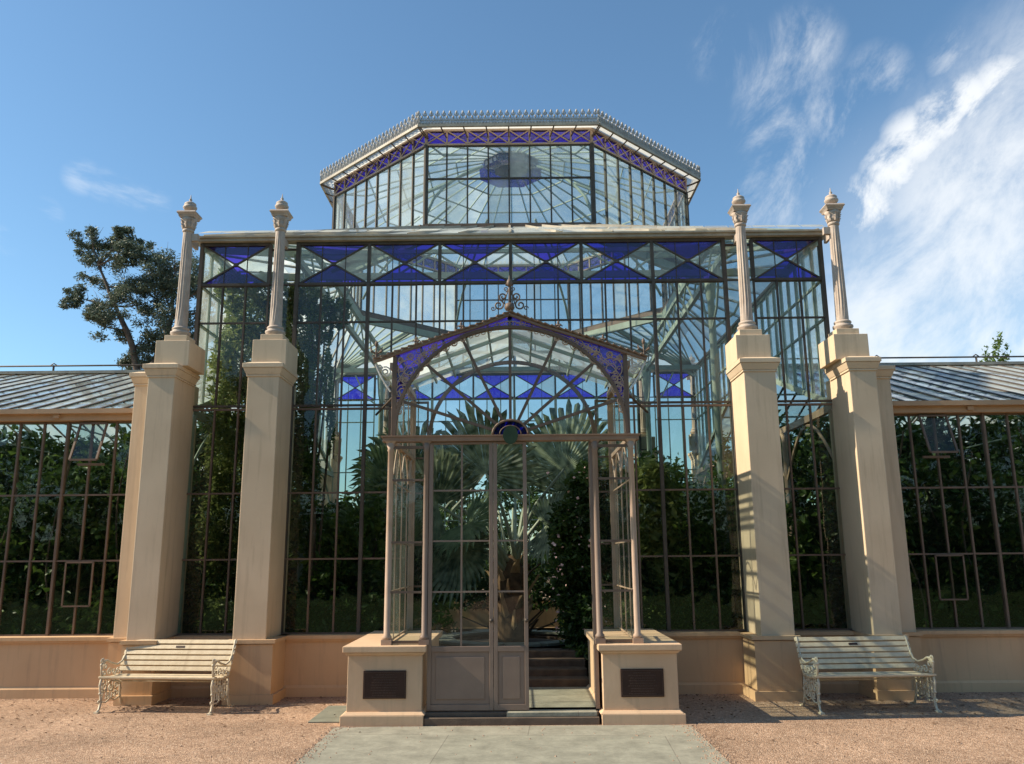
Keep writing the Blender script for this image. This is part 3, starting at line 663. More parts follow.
# drum walls, frieze, eaves, cresting
for k in range(8):
    a, b = octo(RD, 0, k), octo(RD, 0, k+1)
    glazing((a.x, a.y), (b.x, b.y), ZD0+.01, 8.25, 8, [7.66] if k in (0, 4) else [], gmat='glass_dome', name='dome_window', tw=.024, kw=.045, thick=8)
    u = (b-a).normalized(); nv = Vector((u.y, -u.x, 0))
    m = MB(); m.add([(a.x,a.y,8.25),(b.x,b.y,8.25),(b.x,b.y,ZD1),(a.x,a.y,ZD1)], [(0,1,2,3)])
    fz = hp(m, 'frieze', 'glass_blue'); f = MB()
    for i in range(9):
        q = a+(b-a)*i/8; q2 = a+(b-a)*min(i+1, 8)/8
        f.bar((q.x,q.y,8.24), (q.x,q.y,ZD1+.02), .03, .05, up=nv)
        if i < 8:
            o1 = nv*.02; o2 = nv*.024
            f.bar((q.x+o1.x,q.y+o1.y,8.26), (q2.x+o1.x,q2.y+o1.y,8.49), .018, .02, up=nv)
            f.bar((q.x+o2.x,q.y+o2.y,8.49), (q2.x+o2.x,q2.y+o2.y,8.26), .018, .02, up=nv)
    f.bar((a.x,a.y,8.25), (b.x,b.y,8.25), .06, .03); f.bar((a.x,a.y,8.50), (b.x,b.y,8.50), .07, .035)
    hp(f, 'frieze_lattice', 'frame_pink', fz)
    # sloping soffit with brackets, fascia
    zi, zo, ro = 8.53, 8.44, RD+.25
    c, d = octo(ro, zo, k), octo(ro, zo, k+1); a2, b2 = octo(RD, zi, k), octo(RD, zi, k+1)
    m = MB(); m.add([a2, b2, d, c], [(0,1,2,3)])
    ev = hp(m, 'dome_eave', 'glass_eave')
    for i in range(9):
        f = MB(); t = i/8 if i else .012; p = a2.lerp(b2, t); q = c.lerp(d, t)
        f.tube([p+Vector((0,0,-.16)), p.lerp(q, .45)+Vector((0,0,-.10)), q+Vector((0,0,-.01))], .012, 5)
        hp(f, 'eave_bracket', 'frame_mid', ev)
    f = MB(); f.bar(c+Vector((0,0,.02)), d+Vector((0,0,.02)), .04, .042); hp(f, 'fascia', 'gutter', ev)
    # cast-iron cresting: a rail with tall and short fleurs
    f = MB(); L_ = (d-c).length; nn = int(L_/.050)
    up = Vector((0,0,1)); z0 = Vector((0,0,.038))
    f.bar(c+z0, d+z0, .012, .014); f.bar(c+z0*1.55, d+z0*1.55, .010, .010)
    uu = (d-c).normalized()
    for i in range(nn+1):
        p = c.lerp(d, i/nn)+z0; H_ = .235 if i % 2 == 0 else .15
        f.tube([p, p+up*H_], [.013, .008], 4)
        f.ball(p+up*(H_-.02), .020, 6, 4, 1.7)
        for sgn in (-1, 1):
            f.tube([p+up*(H_-.085), p+uu*sgn*.026+up*(H_-.062), p+uu*sgn*.030+up*(H_-.035)], [.013, .015, .009], 4)
            f.tube([p+up*.015, p+uu*sgn*.026+up*.045, p+uu*sgn*.010+up*.085], .010, 4)
    hp(f, 'cresting', 'iron_shaded')
    # dome roof facet
    apex_r, apex_z = .53, 9.50
    polys = []; bars = []
    n = 4; levels = 5
    def rz(t, kk):                            # gently bowed roof line
        r0 = (RD+.02)*(1-t)+apex_r*t; z0_ = 8.55 + (apex_z-8.55)*(t + .22*t*(1-t)); return octo(r0, z0_, kk)
    for j in range(levels):
        t0, t1 = j/levels, (j+1)/levels
        A0, B0, A1, B1 = rz(t0, k), rz(t0, k+1), rz(t1, k), rz(t1, k+1)
        polys.append([tuple(A0), tuple(B0), tuple(B1), tuple(A1)])
        bars.append((A0, B0)); bars.append((A0, A1))
        for i in range(1, n): bars.append((A0.lerp(B0, i/n), A1.lerp(B1, i/n)))
    roof_glass('dome_roof', polys, 'glass_dome', bars, 'frame_green', .018, .03)
    # arched rib under each hip
    A0 = octo(RD-.05, 7.1, k); pts = []
    for t in np.linspace(0, 1, 9):
        r0 = RD-.05 - (RD-.05-1.25)*math.sin(t*PI/2)**1.4 * 1; z0_ = 7.1 + 1.75*math.sin(t*PI/2)
        pts.append(octo(r0 if t > 0 else RD-.05, z0_, k))
    f = MB(); f.tube(pts, .028, 6)
    cpt = octo(RD-.55, 8.35, k)
    f.tube([octo(RD-.06, 8.3, k), cpt, octo(RD-1.3, 8.75, k)], .018, 5)
    hp(f, 'dome_rib', 'frame_green')
# vent lantern in the crown of the dome
m = MB()
for k in range(8):
    m.add([octo(.62, 9.30, k), octo(.62, 9.30, k+1), octo(.50, 9.52, k+1), octo(.50, 9.52, k)], [(0,1,2,3)])
    m.add([octo(.62, 9.30, k), octo(.32, 9.35, k), octo(.32, 9.35, k+1), octo(.62, 9.30, k+1)], [(0,1,2,3)])
lan = hp(m, 'lantern', 'glass_blue')
m = MB()
for k in range(8):
    m.add([octo(.32, 9.36, k), octo(.32, 9.36, k+1), (0, YC, 9.72)], [(0,1,2)]); m.add([octo(.55, 9.53, k), octo(.55, 9.53, k+1), (0, YC, 9.8)], [(0,1,2)])
hp(m, 'vent_cap', 'frame_mid', lan)

# inner ironwork: girders under the drum, columns, ties
m = MB()
for s in (-1, 1):
    x = s*3.08
    for z, h, c_ in ((5.95, .10, .1), (6.40, .07, .75)):
        m.bar((x, W+c_, z), (x, BK-c_, z), .07, h)
    ys = np.linspace(W+.75, BK-.75, 15)
    for i in range(14):
        z0, z1 = (5.95, 6.40) if i % 2 else (6.40, 5.95)
        m.bar((x, ys[i], z0), (x, ys[i+1], z1), .025, .03)
for s in (-1, 1):
    y = YC+s*3.3
    m.bar((-HB+.1, y, 6.0), (HB-.1, y, 6.0), .07, .10); m.bar((-HB+.8, y, 6.4), (HB-.8, y, 6.4), .06, .06)
    xs_ = np.linspace(-HB+.8, HB-.8, 13)
    for i in range(12):
        z0, z1 = (6.0, 6.4) if i % 2 else (6.4, 6.0); m.bar((xs_[i], y+.003, z0), (xs_[i+1], y+.003, z1), .025, .03)
for (x, y) in ((-HB, W), (HB, W), (HB, BK), (-HB, BK)):   # hips from the corners to the drum
    sx = 1 if x > 0 else -1; sy = 1 if y > YC else -1
    m.bar((x, y, 6.05), (sx*2.30, YC+sy*2.30, 6.66), .06, .09)
hp(m, 'girder', 'frame_green')
for sx in (-1, 1):
    for sy in (-1, 1):
        m = MB(); x, y = sx*3.08, YC+sy*3.3
        m.lathe([(.10,0),(.10,.5),(.075,.55),(.062,.6),(.055,5.5),(.075,5.55),(.085,5.7),(.11,5.88)], (x, y, .05), 14)
        for dx, dy in ((1,0),(-1,0),(0,1),(0,-1)):
            m.tube([(x, y, 5.1), (x+dx*.35, y+dy*.35, 5.35), (x+dx*.62, y+dy*.62, 5.88)], .02, 5)
        hp(m, 'iron_column', 'frame_green')
for s in (-1, 1):                             # open arcade where the wings join
    m = MB()
    for i, y in enumerate(np.linspace(W+.05, BK-.05, 5)):
        m.lathe([(.06,0),(.05,.3),(.045,3.5),(.07,3.6)], (s*HB, y, .05), 10)
    ysr = np.linspace(W+.05, BK-.05, 5)
    for i in range(4):
        ya, yb = ysr[i], ysr[i+1]; pts = [(s*HB, ya+(yb-ya)*t, 2.85+.75*math.sin(PI*t)) for t in np.linspace(0, 1, 11)]
        m.tube(pts, .022, 5)
    m.bar((s*HB, W, 3.68), (s*HB, BK, 3.68), .07, .10)
    hp(m, 'arcade', 'frame_pink' if s > 0 else 'frame_green')

# ------------------------------------------------------------------ wings
def wing(s):
    x0, x1 = 5.09, 11.4
    for Y, d in ((W, 1), (BK, -1)):
        a, b = (s*x0, Y+.03*d), (s*x1, Y+.03*d)
        if s < 0: a, b = b, a
        n = int(round((x1-x0)/.332)); 
        glazing(a, b, Z_S, 3.58, n, [1.70, 2.57], gmat='glass_low', fmat='frame_mid', thick=4, kw=.032, name='wing_window')
    for Y, d in ((W, 1), (BK, -1)):
        m = MB(); m.box(s*5.0, s*11.5, Y-.08*d, Y+.02*d, 3.575, 3.70); m.box(s*5.0, s*11.5, Y-.16*d, Y-.082*d, 3.66, 3.725)
        for x in (6.2, 8.6, 10.9): m.box(s*x-.04, s*x+.04, Y-.12*d, Y-.083*d, 3.60, 3.655)
        hp(m, 'eave_fascia', 'fascia')
        n = 22; polys = []; bars = []; xs_ = [HB+.03 + (11.5-HB)*i/n for i in range(n+1)]
        L0 = 1
        for i in range(n):
            for j in range(L0):
                t0, t1 = j/L0, (j+1)/L0
                ya, yb = Y-.10*d+(YC-Y+.10*d)*t0, Y-.10*d+(YC-Y+.10*d)*t1
                za, zb = wing_z(ya), wing_z(yb)
                q = [(s*xs_[i],ya,za),(s*xs_[i+1],ya,za),(s*xs_[i+1],yb,zb),(s*xs_[i],yb,zb)]
                polys.append(q)
        for x in xs_: bars.append(((s*x, Y-.12*d, wing_z(Y-.12*d)+.016), (s*x, YC, wing_z(YC)+.006)))
        roof_glass('wing_roof', polys, 'glass_roof', bars, 'frame_dark', .040, .018)
    m = MB(); m.box(s*(HB+.05), s*11.5, YC-.07, YC+.07, 5.235, 5.29)
    rd = hp(m, 'ridge_cap', 'gutter'); m = MB()
    m.tube([(s*(HB+.05), YC, 5.40), (s*11.5, YC, 5.40)], .016, 6)
    for x in (6.5, 7.0, 8.9, 10.8): m.tube([(s*x, YC, 5.28), (s*x, YC, 5.41)], .02, 5); m.tube([(s*x-.06, YC, 5.41), (s*x, YC, 5.45), (s*x+.06, YC, 5.41)], .012, 5)
    hp(m, 'vent_rod', 'frame_dark', rd)
    # end wall of the wing
    glazing((s*11.45, W), (s*11.45, BK), .7, 3.6, 26, [1.7, 2.57], name='wing_window', gmat='glass_low')
    sgx = MB(); sgx.box(s*11.38, s*11.52, W-.1, BK+.1, -.05, .7); hp(sgx, 'base_wall', 'wall')
    gb = MB(); gb.add([(s*11.45,W,3.6),(s*11.45,BK,3.6),(s*11.45,YC,5.2)], [(0,1,2)]); hp(gb, 'gable_window', 'glass_dome')
    # inner trusses
    m = MB()
    for x in (6.4, 8.4, 10.4):
        m.bar((s*x, W+.1, 3.62), (s*x, YC, 5.1), .05, .06); m.bar((s*x, YC, 5.1), (s*x, BK-.1, 3.62), .05, .06); m.tube([(s*x, W+.1, 3.62), (s*x, BK-.1, 3.62)], .014, 5)
    for k in range(1, 5):
        for dd in (-1, 1):
            y = YC+dd*k*.9; m.bar((s*HB, y, wing_z(y)-.05), (s*11.4, y, wing_z(y)-.05), .03, .035)
    hp(m, 'truss', 'frame_green')
    # top-hung vent, hinged at the head and standing open, and the small hopper frame below
    xa, xb = 5.54, 5.90
    f = MB(); p = MB(); zt, zb_, yt, yb_ = 3.54, 3.02, W-.02, W-.22
    X0, X1 = (s*xa, s*xb)
    for a, b in (((X0,yt,zt),(X1,yt,zt)), ((X0,yb_,zb_),(X1,yb_,zb_)), ((X0,yt,zt),(X0,yb_,zb_)), ((X1,yt,zt),(X1,yb_,zb_))): f.bar(a, b, .026, .026)
    p.add([(X0,yt,zt),(X1,yt,zt),(X1,yb_,zb_),(X0,yb_,zb_)], [(0,1,2,3)])
    vo = hp(p, 'vent_window', 'glass_low'); hp(f, 'vent_frame', 'frame_mid', vo)
    f = MB(); p = MB(); yy = W-.045
    for a, b in (((X0,yy,1.68),(X1,yy,1.68)), ((X0,yy,1.12),(X1,yy,1.12)), ((X0,yy,1.68),(X0,yy,1.12)), ((X1,yy,1.68),(X1,yy,1.12))): f.bar(a, b, .02, .02)
    f.bar((s*5.72, yy, 1.12), (s*5.72, yy, .96), .014, .014)
    tb = MB(); tb.bar((X0, W, 2.98), (X1, W, 2.98), .03, .03); hp(tb, 'vent_transom', 'frame_mid')
    p.add([(X0,yy,1.68),(X1,yy,1.68),(X1,yy,1.12),(X0,yy,1.12)], [(0,1,2,3)])
    vo = hp(p, 'hopper_window', 'glass_low'); hp(f, 'vent_frame', 'frame_mid', vo)
wing(-1); wing(1)

# ------------------------------------------------------------------ porch
PF, PX, PI_ = 9.29, 1.341, .94
ZP, ZT = .80, 2.985
for s in (-1, 1):
    m = MB(); m.box(s*.95, s*1.735, 9.20, 11.10, -.04, .745); pd = hp(m, 'pedestal', 'ped', bevel=.006)
    m = MB(); m.frustum((s*1.3425, 10.13), .785+.02, .785+.07, .70, .728, 1.90, 1.94); m.box(s*.905, s*1.785, 9.145, 11.09, .73, .795); hp(m, 'pedestal_cap', 'ped', pd, bevel=.008)
    m = MB(); m.box(s*.925, s*1.79, 9.14, 11.08, -.05, .105); m.frustum((s*1.3425, 10.11), .87, .80, .106, .135, 1.94, 1.87); hp(m, 'pedestal_base', 'ped', pd, bevel=.006)
    x0, x1 = (-1.565, -1.115) if s < 0 else (1.135, 1.585)
    m = MB(); m.box(x0, x1, 9.186, 9.21, .265, .545); pq = hp(m, 'plaque', 'plaque', pd, bevel=.004)
# raised border and worn, unreadable lines on the plaques
for pq in [o for o in bpy.data.objects if o.name.startswith('plaque')]:
    xs_ = [v.co.x for v in pq.data.vertices]; x0, x1 = min(xs_), max(xs_); yp = 9.186-YC
    m = MB()
    for a, b, c, d in ((x0+.012, x1-.012, .277, .284), (x0+.012, x1-.012, .526, .533), (x0+.012, x0+.018, .285, .525), (x1-.018, x1-.012, .285, .525)):
        m.box(a, b, yp-.004, yp, c, d)
    o = m.build('plaque_border', 'plaque_txt'); o.parent = pq.parent
    m = MB()
    for r_i in range(9):
        zc_ = .505-r_i*.026; hw = (x1-x0)*(.30 if r_i else .20)*random.uniform(.85, 1.1); xc_ = (x0+x1)/2; x = xc_-hw
        while x < xc_+hw:
            wd = random.uniform(.008, .03); m.box(x, min(x+wd, xc_+hw), yp-.003, yp, zc_-.005, zc_+.005); x += wd+.006
    o = m.build('plaque_lettering', 'plaque_txt'); o.parent = pq.parent
for s in (-1, 1):
    for x, w_ in ((s*PX, .036), (s*PI_, .034)):
        m = MB(); y = PF
        m.box(x-.055, x+.055, y-.055, y+.055, .795, .85)
        m.lathe([(w_+.016,0),(w_+.016,.03),(w_,.05),(w_-.002,1.2),(w_-.004,2.02),(w_+.006,2.03),(w_-.002,2.05),(w_+.02,2.11)], (x, y, .85), 14)
        m.frustum((x, y), .08, .13, 2.95, 2.985)
        hp(m, 'porch_post', 'door' if abs(x) < 1 else 'frame_pink')
    # rear posts against the wall and inner reveal
    m = MB(); m.box(s*PX-.04, s*PX+.04, W-.09, W-.055, .795, 3.8); hp(m, 'porch_post', 'frame_pink')
    glazing((s*PX, PF), (s*PI_, PF) , .80, 2.93, 1, [1.34, 1.87, 2.55], fmat='frame_mid', name='sidelight') if s > 0 else glazing((s*PX, PF), (s*PI_, PF), .80, 2.93, 1, [1.34, 1.87, 2.55], fmat='frame_mid', name='sidelight')
    glazing((s*PX, PF), (s*PX, W-.09), .80, 3.84, 4, [1.34, 1.87, 2.55, 3.02], fmat='frame_pink', name='porch_side_window', gmat='glass_side', dep=.014, tw=.016)
    # rail over the side glazing with bowed brace
    m = MB(); m.bar((s*PX, PF, 3.86), (s*PX, W-.02, 3.86), .07, .07); m.bar((s*PX, PF, 3.0), (s*PX, W-.05, 3.0), .06, .05)
    for k in range(3):
        ya, yb = PF+.05+k*.62, PF+.05+(k+1)*.62
        m.tube([(s*(PX-.03), ya+(yb-ya)*t, 2.62+.33*math.sin(PI*t)) for t in np.linspace(0, 1, 9)], .011, 5)
    hp(m, 'porch_rail', 'frame_pink')
# transom beam across the front
m = MB(); m.box(-1.43, 1.43, PF-.06, PF+.06, 2.975, 3.025); m.box(-1.45, 1.45, PF-.07, PF+.065, 3.027, 3.043)
hp(m, 'transom_beam', 'beam')
# arch
AR, ZA = 1.31, 3.05
def arch(t, r=AR, hgt=1.25, z=ZA): return (r*math.cos(t), z+hgt*math.sin(t))
N_ = 36
m = MB()
ts = [PI*i/N_ for i in range(N_+1)]
for i in range(N_):
    (xa, za), (xb, zb) = arch(ts[i]), arch(ts[i+1]); m.bar((xa, PF, za), (xb, PF, zb), .06, .035, up=(0,0,1) if abs(xb-xa) > abs(zb-za) else (1,0,0))
ar = hp(m, 'arch_rim', 'frame_mid')
xs_ = np.linspace(-1.56, 1.56, 41)
m = MB()
for i in range(40): m.bar((xs_[i], PF-.03, rake(xs_[i])), (xs_[i+1], PF-.03, rake(xs_[i+1])), .055, .026)
for i in range(40): m.bar((xs_[i], PF-.06, rake(xs_[i])+.035), (xs_[i+1], PF-.04, rake(xs_[i+1])+.020), .085, .010)
rk = hp(m, 'gable_rake', 'door')
for s in (-1, 1):
    m = MB(); m.box(s*(AR+.005)-.024, s*(AR+.005)+.024, PF-.024, PF+.024, 3.06, rake(AR)-.02); hp(m, 'arch_stile', 'frame_mid')
# stained spandrels with iron scroll work
for s in (-1, 1):
    top, bot = [], []
    for i in range(N_//2+1):
        t = PI/2*i/(N_//2); x, z = arch(t); top.append((s*x, rake(x)-.006)); bot.append((s*x, min(z+.012, rake(x)-.008)))
    m = MB(); 
    for i in range(len(top)-1):
        m.add([(bot[i][0],PF,bot[i][1]),(bot[i+1][0],PF,bot[i+1][1]),(top[i+1][0],PF,top[i+1][1]),(top[i][0],PF,top[i][1])], [(0,1,2,3)])
    sp = hp(m, 'spandrel', 'glass_blue')
    f = MB()
    def ring(cx_, cz_, r, n=16, th=.007, a0=0, a1=2*PI):
        f.tube([(s*(cx_+r*math.cos(a)), PF-.015, cz_+r*math.sin(a)) for a in np.linspace(a0, a1, n+1)], th, 4)
    def spiral(cx_, cz_, r, a0, turns=1.4, dirn=1, th=.007):
        f.tube([(s*(cx_+r*(1-.78*t)*math.cos(a0+dirn*2*PI*turns*t)), PF-.015, cz_+r*(1-.78*t)*math.sin(a0+dirn*2*PI*turns*t)) for t in np.linspace(0, 1, 22)], th, 4)
    ring(1.155, 3.80, .125); ring(1.155, 3.80, .055)
    for j in range(6):
        a = j*PI/3; spiral(1.155+.088*math.cos(a), 3.80+.088*math.sin(a), .03, a, 1, 1, .005)
    for cx_, cz_, r, a0 in ((1.22, 3.56, .075, .5), (1.255, 3.42, .045, 2), (.98, 3.93, .075, 3), (.86, 4.00, .055, 1), (.74, 4.065, .045, 3), (1.26, 3.32, .032, 1), (1.19, 3.68, .04, 4), (1.02, 3.82, .03, 0), (.64, 4.115, .036, 2), (.54, 4.16, .03, 2), (1.25, 3.92, .03, 2), (1.14, 3.96, .035, 2)):
        spiral(cx_, cz_, r, a0, 1.5, 1); ring(cx_, cz_, r, 12, .006)
    for i in range(7):
        ring(.45-i*.072, rake(.45-i*.072)-.075-.004*i, .028, 8, .005)
    for i in range(60):                       # small rings packed into what is left of the spandrel
        t = random.uniform(.04, PI/2-.08); x, z = arch(t); hi = rake(x)-.02; lo_ = z+.02
        if hi-lo_ < .05: continue
        r = random.uniform(.018, .034); zc_ = random.uniform(lo_+r, max(lo_+r+.001, hi-r)); ring(x, zc_, r, 8, .0045)
    f.tube([(s*arch(t)[0], PF-.015, (arch(t)[1]+rake(arch(t)[0]))/2) for t in np.linspace(.12, PI/2-.01, 24)], .006, 4)
    hp(f, 'scrollwork', 'frame_pink', sp)
    # scroll bracket outside the stile, leaf end and side leaf knobs
    f = MB()
    for cx_, cz_, r, a0 in ((1.42, 3.78, .065, 1.2), (1.40, 3.64, .04, 0), (1.49, 3.84, .035, 3)): spiral(cx_, cz_, r, a0, 1.6, 1, .009)
    f.tube([(s*1.54, PF-.02, rake(1.54)-.03), (s*1.47, PF-.02, 3.72), (s*1.36, PF-.02, 3.55)], .011, 5)
    hp(f, 'scroll_bracket', 'iron_white')
    for x, h in ((1.53, .20), (1.07, .07), (.56, .07)):
        f = MB(); z = rake(x)+.045
        f.tube([(s*x, PF-.03, z), (s*x, PF-.03, z+h)], [.016, .006], 5); f.ball((s*x, PF-.03, z+h*.8), .010+h*.05, 6, 5, 1.8)
        for q in (-1, 1):
            f.tube([(s*x, PF-.03, z+h*.2), (s*x+q*h*.28, PF-.03, z+h*.38), (s*x+q*h*.34, PF-.03, z+h*.62)], [.012, .016, .005], 5)
            f.tube([(s*x, PF-.03, z+.01), (s*x+q*.035, PF-.03, z+.03), (s*x+q*.045, PF-.03, z+.012)], .009, 4)
        hp(f, 'rake_finial', 'frame_mid')
# fanlight: panes, spokes, hub
m = MB(); sp_a = [0, R(18.6), R(42), R(65), R(90), R(115), R(138), R(161.4), PI]
for i in range(8):
    a0, a1 = sp_a[i], sp_a[i+1]; pts = [(0, PF+random.uniform(-.002, .002), ZA+.01)]
    for t in np.linspace(a0, a1, 7):
        x, z = arch(t, AR-.02, 1.23); pts.append((x, PF, z))
    m.add(pts, [tuple(range(len(pts)))])
fl = hp(m, 'fanlight', 'glass')
f = MB()
for a in sp_a[1:-1]:
    x, z = arch(a, AR, 1.25); f.bar((.16*math.cos(a), PF, ZA+.13*math.sin(a)), (x, PF, z), .032, .032, up=(0,1,0))
hp(f, 'spoke', 'frame_mid', fl)
def half_disc(r, y, z, n=20, th=.03):
    return [(r*math.cos(PI*i/n), z+r*.80*math.sin(PI*i/n)) for i in range(n+1)]
m = MB(); m.prism(half_disc(.195, 0, ZA), PF-.035, PF-.02); hb = hp(m, 'fanlight_hub', 'glass_blue', fl)
f = MB(); f.tube([(x, PF-.03, z) for x, z in half_disc(.20, 0, ZA)], .016, 6); f.tube([(x, PF-.04, z) for x, z in half_disc(.12, 0, ZA)], .007, 6); hp(f, 'hub_rim', 'frame_mid', fl)
m = MB(); pts = [(.085*math.cos(a), 3.035+.105*math.sin(a)) for a in np.linspace(0, 2*PI, 21)[:-1]]; m.prism(pts, PF-.105, PF-.085)
hp(m, 'boss', varied('dark_green_boss', (.035, .06, .03), (.02, .04, .02), 10, .4), fl)
# apex finial in scrolled wrought iron
f = MB(); az = rake(0)+.05; s = 1
def spiral2(cx_, cz_, r, a0, turns, dirn, th=.010):
    f.tube([(cx_+r*(1-.8*t)*math.cos(a0+dirn*2*PI*turns*t), PF-.03, cz_+r*(1-.8*t)*math.sin(a0+dirn*2*PI*turns*t)) for t in np.linspace(0, 1, 24)], th, 5)
f.tube([(0, PF-.03, az-.02), (0, PF-.03, az+.36)], [.016, .010], 6)
f.ball((0, PF-.03, az+.33), .034, 8, 6, 1.5); f.tube([(0, PF-.03, az+.36), (0, PF-.03, az+.43)], [.012, .002], 5)
f.lathe([(.045,0),(.06,.03),(.05,.075),(.02,.09)], (0, PF-.03, az), 10)
for q in (-1, 1):
    spiral2(q*.125, az+.065, .065, PI/2 if q > 0 else PI/2, 1.4, q); spiral2(q*.075, az+.165, .05, -PI/2, 1.4, q); spiral2(q*.19, az+.025, .028, 0, 1.2, q, .006)
    spiral2(q*.045, az+.255, .03, -PI/2, 1.3, -q, .006)
    f.tube([(0, PF-.03, az+.02), (q*.06, PF-.03, az+.09), (q*.03, PF-.03, az+.2), (0, PF-.03, az+.27)], .008, 5)
    f.tube([(0, PF-.03, az+.29), (q*.04, PF-.03, az+.31), (q*.03, PF-.03, az+.345)], [.01, .012, .004], 5)
hp(f, 'apex_finial', 'frame_mid')
# porch roof: glass slopes following the rake back to the wall
for s in (-1, 1):
    xs2 = [1.54*i/6 for i in range(7)]; polys = []; bars = []
    for i in range(6):
        for j in range(3):
            ya, yb = PF+.02+(W-.06-PF)*j/3, PF+.02+(W-.06-PF)*(j+1)/3
            polys.append([(s*xs2[i],ya,rake(xs2[i])+.012),(s*xs2[i+1],ya,rake(xs2[i+1])+.012),(s*xs2[i+1],yb,rake(xs2[i+1])),(s*xs2[i],yb,rake(xs2[i]))])
    for i in range(7): bars.append(((s*xs2[i],PF+.02,rake(xs2[i])-.02), (s*xs2[i],W-.05,rake(xs2[i])-.02)))
    for j in range(1, 3):
        y = PF+(W-PF)*j/3; bars.append(((s*.02,y,rake(0)-.06),(s*1.5,y,rake(1.5)-.06)))
    roof_glass('porch_roof', polys, 'glass_roof', bars, 'frame_green', .022)
    # stay from the wall to the eave
    m = MB(); m.tube([(s*1.85, W-.05, 3.62), (s*1.37, PF+.75, 3.72)], .016, 6); hp(m, 'stay_rod', 'frame_dark')
m = MB(); m.tube([(0, PF, rake(0)-.03), (0, W-.03, rake(0)-.03)], .03, 6); hp(m, 'ridge_bar', 'frame_green')
# inner arch in the wall plane
m = MB(); pts = [(1.12*math.cos(t), W-.03, 3.28+1.06*math.sin(t)) for t in np.linspace(0, PI, 31)]
for i in range(30): m.bar(pts[i], pts[i+1], .035, .05, up=(0,0,1) if 6 < i < 24 else (1,0,0))
for s in (-1, 1): m.box(s*1.12-.025, s*1.12+.025, W-.06, W, .1, 3.28)
for x in (-.72, -.36, 0, .36, .72):
    zt = 3.28+1.06*math.sqrt(1-(x/1.12)**2); m.bar((x, W-.03, zt), (x, W-.03, rake(x)-.03), .02, .03)
hp(m, 'inner_arch', 'frame_mid')
for s in (-1, 1):
    glazing((s*1.335, W-.03) if s < 0 else (1.145, W-.03), (-1.145, W-.03) if s < 0 else (1.335, W-.03), .12, 3.8, 1, [.8, 1.34, 1.87, 2.55, 3.02], fmat='frame_mid', name='reveal_window')
# threshold
m = MB(); m.box(-.92, .90, 9.16, 9.5, -.05, .075); hp(m, 'door_step', 'step', bevel=.006)
m = MB(); m.box(-.92, .90, 9.235, 9.52, .075, .115); hp(m, 'threshold', 'step', bevel=.004)
m = MB(); m.box(-.06, .88, 9.19, 9.36, .077, .121); hp(m, 'worn_tread', 'paving', bevel=.004)
# door leaves
def door(x0, x1, mids, name='door'):
    """closed leaf written around its hinge at x=0"""
    wd = x1-x0; m = MB(); st = .042; y0, y1 = -.022, .022
    m.box(0, st, y0, y1, .01, 2.85); m.box(wd-st, wd, y0, y1, .01, 2.85)
    m.box(st, wd-st, y0, y1, .01, .07); m.box(st, wd-st, y0, y1, .60, .655); m.box(st, wd-st, y0, y1, 2.825, 2.85)
    m.box(st, wd-st, -.010, .010, .07, .60)
    o = m.build(name, 'door', None, bevel=.003)
    m = MB(); i0 = .05
    m.box(st+i0, wd-st-i0, -.019, .019, .12, .55); q = m.build('door_panel', 'door', o, bevel=.007)
    m = MB()
    for z in (1.22, 1.76, 2.31): m.box(st, wd-st, -.012, .012, z-.009, z+.009)
    for x in mids: m.box(x-.010, x+.010, -.011, .011, .655, 2.825)
    m.build('glazing_bars', 'door', o)
    m = MB(); zz = [.655, 1.22, 1.76, 2.31, 2.825]; xx = [st]+list(mids)+[wd-st]
    for i in range(len(xx)-1):
        for j in range(4):
            jj = [random.uniform(-.002, .002) for _ in range(4)]
            m.add([(xx[i],jj[0],zz[j]),(xx[i+1],jj[1],zz[j]),(xx[i+1],jj[2],zz[j+1]),(xx[i],jj[3],zz[j+1])], [(0,1,2,3)])
    m.build('pane', 'glass', o)
    m = MB(); m.ball((wd-st/2, -.05, 1.02-.1), .022, 10, 6); m.tube([(wd-st/2, -.022, .92), (wd-st/2, -.05, .92)], .009, 6)
    m.build('handle', 'frame_dark', o)
    return o
d1 = door(-.905, -.20, [.36]); d1.parent = house; d1.location = (-.905, PF-YC, .12)
d2 = door(-.195, .175, []); d2.parent = house; d2.location = (-.195, PF-YC+.0, .12)
d3 = door(0, .72, [.36]); d3.parent = house; d3.location = (.90, PF-YC+.03, .12); d3.rotation_euler = (0, 0, R(86))

